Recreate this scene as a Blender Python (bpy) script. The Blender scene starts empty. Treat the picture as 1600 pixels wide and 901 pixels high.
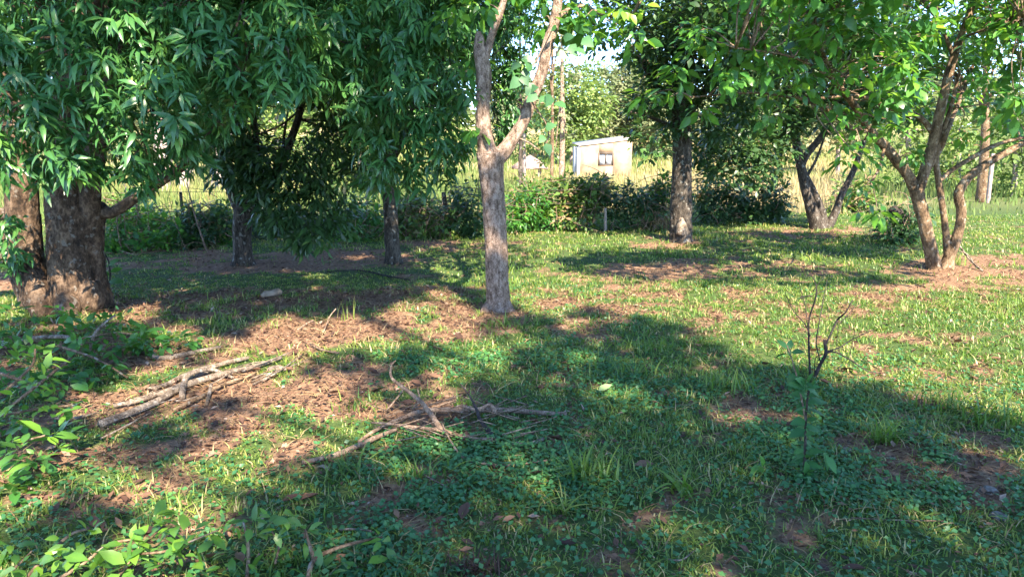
import bpy, math, random
import numpy as np
from mathutils import Vector, Matrix

rng = np.random.default_rng(7)
random.seed(7)
SC = bpy.context.scene
COL = SC.collection

# ------------------------------------------------------------------ camera
F = 1155.6            # focal length in photo pixels (1600 wide)
HOR = 227.0           # horizon row
CAMH = 1.6
PITCH = math.atan((450.5 - HOR) / F)
cam_d = bpy.data.cameras.new('camera')
cam_d.sensor_width = 36.0
cam_d.lens = 36.0 * F / 1600.0
cam_d.clip_start = 0.05
cam_d.clip_end = 2000.0
cam = bpy.data.objects.new('camera', cam_d)
cam.location = (0, 0, CAMH)
cam.rotation_euler = (math.pi / 2 - PITCH, 0, 0)
COL.objects.link(cam)
SC.camera = cam

# ------------------------------------------------------------------ sky, sun, exposure
SUN_AZ = math.radians(20)      # to the right of straight behind the camera
SUN_EL = math.radians(43)
SDIR = np.array([math.sin(SUN_AZ) * math.cos(SUN_EL), -math.cos(SUN_AZ) * math.cos(SUN_EL), math.sin(SUN_EL)])
w = bpy.data.worlds.new('World')
SC.world = w
w.use_nodes = True
nt = w.node_tree
sky = nt.nodes.new('ShaderNodeTexSky')
sky.sky_type = 'NISHITA'
sky.sun_disc = False
sky.sun_elevation = SUN_EL
sky.sun_rotation = math.atan2(SDIR[0], SDIR[1])
sky.air_density = 1.0
sky.dust_density = 0.0
sky.ozone_density = 3.0
sky.altitude = 4000
bg = nt.nodes['Background']
bg.inputs['Strength'].default_value = 0.15
nt.links.new(sky.outputs[0], bg.inputs['Color'])
sun_d = bpy.data.lights.new('sun', 'SUN')
sun_d.energy = 4.7
sun_d.angle = math.radians(0.5)
sun_d.color = (1.0, 0.88, 0.68)
sun = bpy.data.objects.new('sun', sun_d)
sun.rotation_euler = Vector(SDIR).to_track_quat('Z', 'Y').to_euler()
sun.location = (10, -20, 25)
COL.objects.link(sun)
SC.view_settings.view_transform = 'Standard'
SC.view_settings.look = 'None'
SC.view_settings.gamma = 1.0
SC.view_settings.use_curve_mapping = False
SC.view_settings.exposure = 2.38
SC.cycles.max_bounces = 6
SC.cycles.diffuse_bounces = 3
SC.cycles.transmission_bounces = 3
SC.cycles.transparent_max_bounces = 4

# ------------------------------------------------------------------ picture <-> place
cp, sp_ = math.cos(PITCH), math.sin(PITCH)
CAM = np.array([0, 0, CAMH])
def ray(px, py):
    a = (px - 800.0) / F
    b = (450.5 - py) / F
    return np.array([a, cp + b * sp_, -sp_ + b * cp])
def P(px, py, D):
    r = ray(px, py)
    return CAM + r * (D / r[1])
def project(x, y, z):
    d = np.stack([x, y, z - CAMH], -1)
    fwd = d[..., 1] * cp - d[..., 2] * sp_
    up = d[..., 1] * sp_ + d[..., 2] * cp
    fwd = np.where(np.abs(fwd) < 1e-3, 1e-3, fwd)
    return 800 + F * d[..., 0] / fwd, 450.5 - F * up / fwd, fwd

# value noise -------------------------------------------------------
_tab = np.random.default_rng(3).random((256, 256))
def vnoise(x, y):
    x = np.asarray(x, float); y = np.asarray(y, float)
    xi = np.floor(x).astype(int); yi = np.floor(y).astype(int)
    fx = x - xi; fy = y - yi
    fx = fx * fx * (3 - 2 * fx); fy = fy * fy * (3 - 2 * fy)
    a = _tab[xi & 255, yi & 255]; b = _tab[(xi + 1) & 255, yi & 255]
    c = _tab[xi & 255, (yi + 1) & 255]; d = _tab[(xi + 1) & 255, (yi + 1) & 255]
    return (a * (1 - fx) + b * fx) * (1 - fy) + (c * (1 - fx) + d * fx) * fy
def fbm(x, y, o=4):
    s = 0; a = 0.5
    for i in range(o):
        s = s + a * vnoise(x * 2 ** i + 17 * i, y * 2 ** i + 31 * i); a *= 0.5
    return s

def gh(x, y):
    """height of the ground"""
    x = np.asarray(x, float); y = np.asarray(y, float)
    near = 0.10 * (fbm(x * 0.45 + 40, y * 0.45 + 40, 3) - 0.45) + 0.05 * (fbm(x * 2.2, y * 2.2, 3) - 0.45)
    far = np.where(y > 17, -0.018 * (np.clip(y, 17, 45) - 17), 0.0) + np.where(y > 52, 0.10 * (np.clip(y, 52, 95) - 52), 0.0)
    return near + far
def G(px, py, dz=0.0):
    r = ray(px, py)
    t = -CAMH / r[2]
    for _ in range(4):
        p = CAM + r * t
        t = (gh(p[0], p[1]) - CAMH) / r[2]
    p = CAM + r * t
    p[2] = gh(p[0], p[1]) + dz
    return p

def inpoly(px, py, poly):
    px = np.asarray(px); py = np.asarray(py)
    r = np.zeros(px.shape, bool)
    n = len(poly)
    j = n - 1
    for i in range(n):
        xi, yi = poly[i]; xj, yj = poly[j]
        c = ((yi > py) != (yj > py)) & (px < (xj - xi) * (py - yi) / (yj - yi + 1e-9) + xi)
        r ^= c
        j = i
    return r

# where leaf litter and bare soil lie instead of grass (patches on the ground)
BARE = [(450,520,120,32,1),(570,500,90,28,.9),(300,660,180,60,.95),(190,750,130,60,.95),(500,600,80,50,.6),(420,700,120,60,.6),
        (650,650,90,30,.7),(420,478,270,26,.9),(620,455,150,14,.8),(400,408,260,16,1),(650,385,130,12,.7),(1110,424,230,18,.85),(950,470,130,30,.75),
        (1000,490,160,22,.6),(1150,465,60,15,.7),(1270,364,140,9,.9),(1480,740,130,60,.8),(1350,700,70,30,.7),(1180,650,90,22,.7),
        (1450,455,150,20,.6),(1570,430,70,40,.6),(610,780,60,40,.6),(740,820,60,40,.55),(830,805,80,25,.5),(1070,775,50,18,.6),
        (720,500,100,35,.6),(1475,420,90,20,.9),(240,540,120,40,.8),(60,650,90,150,.8),(1560,800,60,40,.5),(1430,620,80,18,.5),(660,745,50,40,.5),
        (700,600,60,30,.4),(1040,378,60,10,.8),(20,440,60,16,.9),(250,390,100,10,.8),(900,860,80,20,.35),(300,860,200,50,.7),(1250,490,160,14,.4),(1400,530,120,16,.4),(1530,580,80,20,.4),(900,520,60,10,.5),(560,560,90,24,.6),(380,620,120,40,.8),(120,830,140,50,.7),(1020,820,70,22,.4),(1230,830,80,26,.4)]
def bare(x, y):
    px, py, f = project(x, y, np.zeros_like(x))
    b = np.zeros_like(x)
    for cx, cy, rx, ry, s in BARE:
        d = ((px - cx) / rx) ** 2 + ((py - cy) / ry) ** 2
        b = np.maximum(b, s * np.clip(1.5 - d, 0, 1))
    b = b * (f > 0.5)
    n = fbm(x * 1.3 + 9, y * 1.3 + 5, 4)
    n2 = fbm(x * 5 + 3, y * 5 + 8, 3)
    return np.clip(b * (0.10 + 1.3 * n) + 1.3 * np.clip(n - 0.55, 0, 1) + 2.1 * (n2 - 0.46), 0, 1)

# ------------------------------------------------------------------ mesh helpers
NTRI = [0]
def mesh_from(name, V, tris=None, quads=None, attrs=None, smooth=False):
    me = bpy.data.meshes.new(name)
    V = np.ascontiguousarray(V, dtype=np.float32)
    fl = []; tot = []
    if tris is not None and len(tris):
        fl.append(np.asarray(tris, np.int32).ravel()); tot.append(np.full(len(tris), 3, np.int32))
    if quads is not None and len(quads):
        fl.append(np.asarray(quads, np.int32).ravel()); tot.append(np.full(len(quads), 4, np.int32))
    loops = np.concatenate(fl); tot = np.concatenate(tot)
    NTRI[0] += int((tot - 2).sum())
    me.vertices.add(len(V)); me.vertices.foreach_set('co', V.ravel())
    me.loops.add(len(loops)); me.loops.foreach_set('vertex_index', loops)
    me.polygons.add(len(tot))
    st = np.zeros(len(tot), np.int32); st[1:] = np.cumsum(tot)[:-1]
    me.polygons.foreach_set('loop_start', st)
    me.polygons.foreach_set('loop_total', tot)
    if smooth:
        me.polygons.foreach_set('use_smooth', np.ones(len(tot), bool))
    for k, a in (attrs or {}).items():
        at = me.attributes.new(k, 'FLOAT', 'POINT')
        at.data.foreach_set('value', np.ascontiguousarray(a, dtype=np.float32))
    me.update(calc_edges=True)
    return me

def link(name, me, mat=None, parent=None, loc=None):
    o = bpy.data.objects.new(name, me)
    COL.objects.link(o)
    if mat is not None and not me.materials:
        me.materials.append(mat)
    if parent is not None:
        o.parent = parent
    if loc is not None:
        o.location = loc
    return o
def tag(o, label=None, cat=None, group=None, kind=None):
    if label: o['label'] = label
    if cat: o['category'] = cat
    if group: o['group'] = group
    if kind: o['kind'] = kind
    return o
def thing(name, loc, label, cat, group=None):
    o = bpy.data.objects.new(name, None)
    o.empty_display_size = 0.2
    COL.objects.link(o)
    o.location = loc
    return tag(o, label, cat, group)

def unit(v):
    return v / (np.linalg.norm(v, axis=-1, keepdims=True) + 1e-9)

def frames(d, u):
    """rotation matrices whose y column is d and z column near u"""
    d = unit(d)
    x = unit(np.cross(d, u))
    z = np.cross(x, d)
    return np.stack([x, d, z], -1)

# leaf templates: unit length along y
def leaf_full(wd, droop=0.18, fold=0.12, a=0.33, b=0.68, wb=0.8):
    V = np.array([[0,0,0],[0,a,0.03],[0,b,-droop*0.35],[0,1,-droop],
                  [-wd,a,fold*wd*2],[wd,a,fold*wd*2],[-wd*wb,b,fold*wd*2-droop*0.35],[wd*wb,b,fold*wd*2-droop*0.35]], float)
    T = np.array([[0,5,1],[0,1,4],[2,7,3],[6,2,3]])
    Q = np.array([[1,5,7,2],[4,1,2,6]])
    return V, T, Q
def leaf_mid(wd, droop=0.12, fold=0.1):
    V = np.array([[0,0,0],[-wd,0.45,fold*wd*2],[wd,0.45,fold*wd*2],[0,1,-droop],[0,0.5,0]], float)
    T = np.array([[0,4,1],[0,2,4],[1,4,3],[4,2,3]])
    return V, T, None
def leaf_lo(wd):
    V = np.array([[0,0,0],[-wd,0.5,0.06],[wd,0.5,0.06],[0,1,-0.12]], float)
    T = np.array([[0,2,1],[1,2,3]])
    return V, T, None

def scatter(name, tmpl, pos, R, S, tint, mat, parent=None, origin=(0,0,0), smooth=False):
    V, T, Q = tmpl
    n = len(pos); k = len(V)
    VV = np.einsum('nij,kj->nki', R, V) * S[:, None, None] + (pos - np.asarray(origin))[:, None, :]
    off = (np.arange(n) * k)[:, None, None]
    TT = (T[None] + off).reshape(-1, 3) if T is not None else None
    QQ = (Q[None] + off).reshape(-1, 4) if Q is not None else None
    rib = np.tile((np.abs(V[:, 0]) < 1e-6) * .10, n)
    me = mesh_from(name, VV.reshape(-1, 3), TT, QQ, {'tint': np.repeat(tint, k) + rib * (np.repeat(tint, k) < .8)}, smooth)
    return link(name, me, mat, parent)

# ------------------------------------------------------------------ materials
def new_mat(name):
    m = bpy.data.materials.new(name)
    m.use_nodes = True
    t = m.node_tree
    b = t.nodes['Principled BSDF']
    return m, t, b
def ramp(t, stops):
    r = t.nodes.new('ShaderNodeValToRGB')
    e = r.color_ramp.elements
    while len(e) < len(stops):
        e.new(0.5)
    for i, (p, c) in enumerate(stops):
        e[i].position = p; e[i].color = (*c, 1)
    return r
def leaf_mat(name, stops, trans=(0.20, 0.32, 0.04), tf=0.3, rough=0.42, spec=0.5):
    m, t, b = new_mat(name)
    at = t.nodes.new('ShaderNodeAttribute'); at.attribute_name = 'tint'
    r = ramp(t, stops)
    t.links.new(at.outputs['Fac'], r.inputs['Fac'])
    t.links.new(r.outputs['Color'], b.inputs['Base Color'])
    b.inputs['Roughness'].default_value = rough
    b.inputs['Specular IOR Level'].default_value = spec
    tr = t.nodes.new('ShaderNodeBsdfTranslucent')
    mc = t.nodes.new('ShaderNodeMixRGB'); mc.blend_type = 'MIX'; mc.inputs['Fac'].default_value = 0.65
    mc.inputs['Color2'].default_value = (*trans, 1)
    t.links.new(r.outputs['Color'], mc.inputs['Color1'])
    t.links.new(mc.outputs['Color'], tr.inputs['Color'])
    ms = t.nodes.new('ShaderNodeMixShader'); ms.inputs['Fac'].default_value = tf
    t.links.new(b.outputs[0], ms.inputs[1]); t.links.new(tr.outputs[0], ms.inputs[2])
    t.links.new(ms.outputs[0], t.nodes['Material Output'].inputs['Surface'])
    return m
def bark_mat(name, dark, mid, light, scale=9.0, stretch=0.35, bump=0.6, spots=0.0, spotcol=(0.5,0.5,0.46)):
    m, t, b = new_mat(name)
    tc = t.nodes.new('ShaderNodeTexCoord')
    mp = t.nodes.new('ShaderNodeMapping'); mp.inputs['Scale'].default_value = (1, 1, stretch)
    t.links.new(tc.outputs['Object'], mp.inputs['Vector'])
    n1 = t.nodes.new('ShaderNodeTexNoise'); n1.inputs['Scale'].default_value = scale; n1.inputs['Detail'].default_value = 8; n1.inputs['Roughness'].default_value = 0.65
    t.links.new(mp.outputs[0], n1.inputs['Vector'])
    n2 = t.nodes.new('ShaderNodeTexNoise'); n2.inputs['Scale'].default_value = scale * 5; n2.inputs['Detail'].default_value = 5; n2.inputs['Roughness'].default_value = 0.7
    t.links.new(mp.outputs[0], n2.inputs['Vector'])
    mx = t.nodes.new('ShaderNodeMath'); mx.operation = 'MULTIPLY_ADD'; mx.inputs[1].default_value = 0.45
    md = t.nodes.new('ShaderNodeMath'); md.operation = 'MULTIPLY'; md.inputs[1].default_value = 0.55
    t.links.new(n1.outputs['Fac'], md.inputs[0]); t.links.new(n2.outputs['Fac'], mx.inputs[0]); t.links.new(md.outputs[0], mx.inputs[2])
    r = ramp(t, [(0.40, dark), (0.5, mid), (0.60, light)])
    t.links.new(mx.outputs[0], r.inputs['Fac'])
    col = r.outputs['Color']
    if spots > 0:
        n3 = t.nodes.new('ShaderNodeTexNoise'); n3.inputs['Scale'].default_value = 16; n3.inputs['Detail'].default_value = 3
        t.links.new(tc.outputs['Object'], n3.inputs['Vector'])
        rr = ramp(t, [(0.60, (0,0,0)), (0.66, (1,1,1))])
        t.links.new(n3.outputs['Fac'], rr.inputs['Fac'])
        sc = t.nodes.new('ShaderNodeMath'); sc.operation = 'MULTIPLY'; sc.inputs[1].default_value = spots
        t.links.new(rr.outputs['Color'], sc.inputs[0])
        mm = t.nodes.new('ShaderNodeMixRGB'); mm.inputs['Color2'].default_value = (*spotcol, 1)
        t.links.new(sc.outputs[0], mm.inputs['Fac']); t.links.new(col, mm.inputs['Color1'])
        col = mm.outputs['Color']
    t.links.new(col, b.inputs['Base Color'])
    b.inputs['Roughness'].default_value = 0.9
    b.inputs['Specular IOR Level'].default_value = 0.2
    bp = t.nodes.new('ShaderNodeBump'); bp.inputs['Strength'].default_value = bump; bp.inputs['Distance'].default_value = 0.05
    t.links.new(mx.outputs[0], bp.inputs['Height']); t.links.new(bp.outputs[0], b.inputs['Normal'])
    return m
def plain_mat(name, c, rough=0.8, c2=None, scale=20, bump=0.2, spec=0.3):
    m, t, b = new_mat(name)
    tc = t.nodes.new('ShaderNodeTexCoord')
    n1 = t.nodes.new('ShaderNodeTexNoise'); n1.inputs['Scale'].default_value = scale; n1.inputs['Detail'].default_value = 6
    t.links.new(tc.outputs['Object'], n1.inputs['Vector'])
    c2 = c2 or tuple(v * 0.7 for v in c)
    r = ramp(t, [(0.35, c2), (0.65, c)])
    t.links.new(n1.outputs['Fac'], r.inputs['Fac']); t.links.new(r.outputs['Color'], b.inputs['Base Color'])
    b.inputs['Roughness'].default_value = rough
    b.inputs['Specular IOR Level'].default_value = spec
    bp = t.nodes.new('ShaderNodeBump'); bp.inputs['Strength'].default_value = bump; bp.inputs['Distance'].default_value = 0.01
    t.links.new(n1.outputs['Fac'], bp.inputs['Height']); t.links.new(bp.outputs[0], b.inputs['Normal'])
    return m

M = {}
M['litchi'] = leaf_mat('litchi_leaf', [(0, (0.026,0.085,0.026)), (0.55, (0.048,0.140,0.038)), (0.86, (0.085,0.20,0.045)), (0.94, (0.14,0.30,0.05)), (1, (0.34,0.27,0.16))], (0.14,0.32,0.03), 0.24, 0.34, .5)
M['broad'] = leaf_mat('broad_leaf', [(0, (0.024,0.085,0.025)), (0.6, (0.050,0.165,0.035)), (0.85, (0.12,0.30,0.04)), (1, (0.26,0.42,0.04))], (0.26,0.50,0.03), 0.42, 0.33)
M['dark'] = leaf_mat('dark_shade_leaf', [(0, (0.020,0.050,0.020)), (0.6, (0.035,0.085,0.028)), (1, (0.08,0.17,0.045))], (0.14,0.26,0.04), 0.25, 0.4)  # dark green leaf tones with crown shade put into the colour
M['sapling'] = leaf_mat('sapling_leaf', [(0, (0.022,0.085,0.03)), (1, (0.06,0.19,0.045))], (0.14,0.32,0.04), 0.3, 0.55, .3)
M['vine'] = leaf_mat('vine_leaf', [(0, (0.03,0.09,0.035)), (1, (0.07,0.18,0.065))], (0.2,0.4,0.06), 0.3, 0.45)
M['hedge'] = leaf_mat('hedge_leaf', [(0, (0.035,0.08,0.022)), (0.45, (0.09,0.17,0.035)), (0.66, (0.17,0.26,0.05)), (0.72, (0.22,0.13,0.07)), (1, (0.32,0.21,0.12))], (0.22,0.36,0.04), 0.3, 0.5)
M['far'] = leaf_mat('hazed_far_leaf', [(0, (0.07,0.12,0.035)), (0.5, (0.13,0.21,0.05)), (1, (0.24,0.30,0.08))], (0.28,0.40,0.07), 0.35, 0.55)  # leaf tones lightened in place of distance haze
M['farol'] = leaf_mat('hazed_olive_leaf', [(0, (0.08,0.11,0.05)), (0.5, (0.15,0.18,0.08)), (1, (0.25,0.25,0.13))], (0.25,0.30,0.09), 0.3, 0.6)  # paler olive, distance haze mixed into the colour
M['cut'] = leaf_mat('cut_leaf', [(0, (0.03,0.10,0.035)), (0.5, (0.08,0.20,0.035)), (1, (0.20,0.36,0.04))], (0.34,0.50,0.03), 0.42, 0.35)
M['grass'] = leaf_mat('grass_blade', [(0, (0.042,0.110,0.030)), (0.40, (0.11,0.19,0.032)), (0.7, (0.23,0.28,0.05)), (0.85, (0.37,0.31,0.12)), (1, (0.46,0.36,0.19))], (0.26,0.46,0.03), 0.35, 0.45)
M['cover'] = leaf_mat('cover_leaf', [(0, (0.022,0.098,0.042)), (0.6, (0.045,0.155,0.048)), (1, (0.12,0.25,0.045))], (0.2,0.38,0.05), 0.3, 0.45)
M['litter'] = leaf_mat('litter_leaf', [(0, (0.035,0.02,0.017)), (0.5, (0.10,0.05,0.032)), (0.9, (0.21,0.12,0.072)), (1, (0.36,0.27,0.21))], (0.30,0.15,0.07), 0.12, 0.7, 0.3)
M['straw'] = leaf_mat('straw_blade', [(0, (0.12,0.07,0.04)), (0.6, (0.26,0.18,0.09)), (1, (0.42,0.33,0.18))], (0.4,0.3,0.12), 0.25, 0.7, 0.2)
M['field'] = leaf_mat('field_grass', [(0, (0.07,0.14,0.035)), (0.45, (0.17,0.22,0.065)), (0.7, (0.33,0.27,0.13)), (1, (0.46,0.36,0.20))], (0.4,0.38,0.14), 0.35, 0.7, 0.2)
M['bark_litchi'] = bark_mat('bark_litchi', (0.020,0.013,0.009), (0.072,0.045,0.029), (0.18,0.12,0.08), 7, 0.6, 1.0, 0.45, (0.24,0.22,0.19))
M['bark_pale'] = bark_mat('bark_pale', (0.085,0.052,0.037), (0.28,0.19,0.14), (0.52,0.38,0.30), 26, 0.5, 1.0, 0.22, (0.52,0.43,0.37))
M['bark_grey'] = bark_mat('bark_grey', (0.02,0.016,0.013), (0.062,0.05,0.041), (0.14,0.115,0.097), 16, 0.3, 1.0, 0.3)
M['bark_brown'] = bark_mat('bark_brown', (0.04,0.025,0.015), (0.13,0.083,0.05), (0.26,0.18,0.115), 10, 0.5, 0.5, 0.35, (0.46,0.42,0.36))
M['bark_far'] = bark_mat('bark_far', (0.14,0.11,0.10), (0.30,0.24,0.22), (0.44,0.37,0.34), 4, 0.4, 0.4)
M['twig'] = bark_mat('twig', (0.07,0.045,0.03), (0.18,0.12,0.085), (0.33,0.245,0.18), 20, 0.5, 0.4)
M['twig_dark'] = bark_mat('twig_dark', (0.012,0.010,0.010), (0.035,0.028,0.026), (0.08,0.06,0.055), 30, 0.5, 0.4)
M['deadwood'] = bark_mat('deadwood', (0.07,0.05,0.038), (0.19,0.145,0.11), (0.36,0.29,0.23), 18, 0.6, 0.8, 0.4, (0.5,0.48,0.45))

# ground -------------------------------------------------------------
def ground_mat():
    m, t, b = new_mat('ground_soil')
    tc = t.nodes.new('ShaderNodeTexCoord')
    at = t.nodes.new('ShaderNodeAttribute'); at.attribute_name = 'bare'
    n1 = t.nodes.new('ShaderNodeTexNoise'); n1.inputs['Scale'].default_value = 22; n1.inputs['Detail'].default_value = 8; n1.inputs['Roughness'].default_value = 0.7
    n2 = t.nodes.new('ShaderNodeTexNoise'); n2.inputs['Scale'].default_value = 3; n2.inputs['Detail'].default_value = 6
    n3 = t.nodes.new('ShaderNodeTexVoronoi'); n3.inputs['Scale'].default_value = 34; n3.inputs['Randomness'].default_value = 1
    for n in (n1, n2, n3):
        t.links.new(tc.outputs['Object'], n.inputs['Vector'])
    r1 = ramp(t, [(0.37, (0.05,0.024,0.016)), (0.5, (0.17,0.078,0.043)), (0.63, (0.31,0.17,0.095))])
    t.links.new(n1.outputs['Fac'], r1.inputs['Fac'])
    r3 = ramp(t, [(0.0, (0.13,0.075,0.05)), (0.5, (0.27,0.18,0.12)), (1.0, (0.40,0.30,0.20))])
    t.links.new(n3.outputs['Color'], r3.inputs['Fac'])
    a = t.nodes.new('ShaderNodeMixRGB'); a.inputs['Fac'].default_value = 0.45
    t.links.new(r1.outputs[0], a.inputs['Color1']); t.links.new(r3.outputs[0], a.inputs['Color2'])
    rg = ramp(t, [(0.3, (0.028,0.06,0.018)), (0.7, (0.085,0.12,0.035))])
    t.links.new(n1.outputs['Fac'], rg.inputs['Fac'])
    g = t.nodes.new('ShaderNodeMixRGB')
    rb = ramp(t, [(0.2, (0,0,0)), (0.55, (1,1,1))])
    t.links.new(at.outputs['Fac'], rb.inputs['Fac'])
    t.links.new(rb.outputs[0], g.inputs['Fac'])
    t.links.new(rg.outputs[0], g.inputs['Color1']); t.links.new(a.outputs[0], g.inputs['Color2'])
    ag = t.nodes.new('ShaderNodeAttribute'); ag.attribute_name = 'gold'
    gg = t.nodes.new('ShaderNodeMixRGB'); gg.inputs['Color2'].default_value = (0.33, 0.27, 0.13, 1)
    t.links.new(ag.outputs['Fac'], gg.inputs['Fac']); t.links.new(g.outputs[0], gg.inputs['Color1'])
    t.links.new(gg.outputs[0], b.inputs['Base Color'])
    b.inputs['Roughness'].default_value = 0.95
    b.inputs['Specular IOR Level'].default_value = 0.15
    bp = t.nodes.new('ShaderNodeBump'); bp.inputs['Strength'].default_value = 0.9; bp.inputs['Distance'].default_value = 0.03
    t.links.new(n1.outputs['Fac'], bp.inputs['Height']); t.links.new(bp.outputs[0], b.inputs['Normal'])
    return m
M['ground'] = ground_mat()
def build_ground():
    xs = np.concatenate([-np.geomspace(400, 9, 30), np.linspace(-8.8, 8.8, 210), np.geomspace(9, 400, 30)])
    ys = np.concatenate([-np.geomspace(100, 4, 14), np.linspace(-3.5, 1.5, 12), np.linspace(1.7, 9, 120), np.linspace(9.1, 18, 80), np.geomspace(18.4, 600, 60)])
    X, Y = np.meshgrid(xs, ys)
    Z = gh(X, Y)
    nx, ny = len(xs), len(ys)
    i = (np.arange(ny - 1)[:, None] * nx + np.arange(nx - 1)[None]).ravel()
    q = np.stack([i, i + 1, i + nx + 1, i + nx], -1)
    bb = np.where(Y < 22, bare(X.ravel(), Y.ravel()).reshape(X.shape), 0.1)
    me = mesh_from('ground', np.stack([X, Y, Z], -1).reshape(-1, 3), None, q, {'bare': bb.ravel(), 'gold': np.clip((Y - 18) / 4, 0, 1).ravel() * np.clip((1500 - (800 + F * X / np.maximum(Y, 1))) / 200, 0.15, 1).ravel() * (Y > 5).ravel()}, True)
    o = link('ground', me, M['ground'])
    tag(o, kind='structure')
    return o
ground = build_ground()

# ------------------------------------------------------------------ tubes
def smooth_path(pts, radii, per=5):
    pts = np.asarray(pts, float); radii = np.asarray(radii, float)
    n = len(pts)
    if n < 3:
        t = np.linspace(0, 1, per + 1)[:, None]
        return pts[0] * (1 - t) + pts[-1] * t, radii[0] * (1 - t[:, 0]) + radii[-1] * t[:, 0]
    E = np.vstack([2 * pts[0] - pts[1], pts, 2 * pts[-1] - pts[-2]])
    out = []; rr = []
    for i in range(n - 1):
        p0, p1, p2, p3 = E[i], E[i + 1], E[i + 2], E[i + 3]
        for k in range(per):
            t = k / per
            out.append(0.5 * (2 * p1 + (p2 - p0) * t + (2 * p0 - 5 * p1 + 4 * p2 - p3) * t * t + (3 * p1 - p0 - 3 * p2 + p3) * t ** 3))
            rr.append(radii[i] * (1 - t) + radii[i + 1] * t)
    out.append(pts[-1]); rr.append(radii[-1])
    return np.array(out), np.array(rr)

def tube_arrays(pts, radii, seg=10, per=5, rough=0.08, flute=0.0, seed=0, grain=0.0):
    C, R = smooth_path(pts, radii, per)
    n = len(C)
    T = unit(np.gradient(C, axis=0))
    ref = np.array([1.0, 0.13, 0.07]) if abs(T[0][0]) < 0.85 else np.array([0.1, 0.1, 1.0])
    N = np.zeros_like(T); Bn = np.zeros_like(T)
    nn = unit(np.cross(np.cross(T[0], ref), T[0]))
    for i in range(n):
        nn = unit(nn - T[i] * np.dot(nn, T[i]))
        N[i] = nn; Bn[i] = np.cross(T[i], nn)
    a = np.linspace(0, 2 * np.pi, seg, endpoint=False)
    L = np.cumsum(np.r_[0, np.linalg.norm(np.diff(C, axis=0), axis=1)])
    ca, sa = np.cos(a), np.sin(a)
    A, LL = np.meshgrid(a, L)
    rr = R[:, None] * (1 + rough * 2 * (fbm(ca[None] * 1.6 + 7.3 * seed + LL * 2.5 / max(R.mean(), .02) * 0.12, sa[None] * 1.6 + LL * 1.8 + seed * 3.1, 3) - 0.45)
                       + flute * (np.sin(3 * A + seed + LL * 0.8) * 0.5 + np.sin(5 * A + 2 * seed) * 0.35))
    if grain:
        g1 = fbm(ca[None] * 7 + seed + LL * 2, sa[None] * 7 + LL * 11, 3); g2 = fbm(ca[None] * 15 + LL * 9, sa[None] * 15 + seed + LL * 30, 2)
        rr = rr * (1 - grain * (1 - np.clip(np.abs(g1 - .44) * 7, 0, 1)) + grain * 1.2 * (g2 - .38))
    V = C[:, None, :] + rr[..., None] * (ca[None, :, None] * N[:, None, :] + sa[None, :, None] * Bn[:, None, :])
    V = V.reshape(-1, 3)
    i = np.arange(n - 1)[:, None] * seg; j = np.arange(seg)[None]
    q = np.stack([i + j, i + (j + 1) % seg, i + seg + (j + 1) % seg, i + seg + j], -1).reshape(-1, 4)
    V = np.vstack([V, C[:1], C[-1:]])
    k0, k1 = n * seg, n * seg + 1
    jj = np.arange(seg)
    t = np.vstack([np.stack([np.full(seg, k0), (jj + 1) % seg, jj], -1), np.stack([np.full(seg, k1), (n - 1) * seg + jj, (n - 1) * seg + (jj + 1) % seg], -1)])
    return V, t, q
def tube(name, pts, radii, mat, parent=None, origin=(0, 0, 0), **kw):
    V, t, q = tube_arrays(pts, radii, **kw)
    me = mesh_from(name, V - np.asarray(origin), t, q, None, True)
    return link(name, me, mat, parent)
def tubes(name, specs, mat, parent=None, origin=(0, 0, 0), seg=5, per=3, kind='stuff'):
    """many thin twigs that nobody could pick apart, as one part"""
    Vs, Ts, Qs = [], [], []; off = 0
    for k, (pts, radii) in enumerate(specs):
        V, t, q = tube_arrays(pts, radii, seg=seg, per=per, rough=0.1, seed=k % 17)
        Vs.append(V); Ts.append(t + off); Qs.append(q + off); off += len(V)
    me = mesh_from(name, np.vstack(Vs) - np.asarray(origin), np.vstack(Ts), np.vstack(Qs), None, True)
    o = link(name, me, mat, parent)
    if kind: o['kind'] = kind
    return o

def px_path(spec, D):
    """[(px, py, width_px[, D])] -> points and radii"""
    pts, rad = [], []
    for s in spec:
        d = s[3] if len(s) > 3 else D
        pts.append(P(s[0], s[1], d)); rad.append(s[2] * 0.5 / F * d)
    return pts, rad

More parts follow.
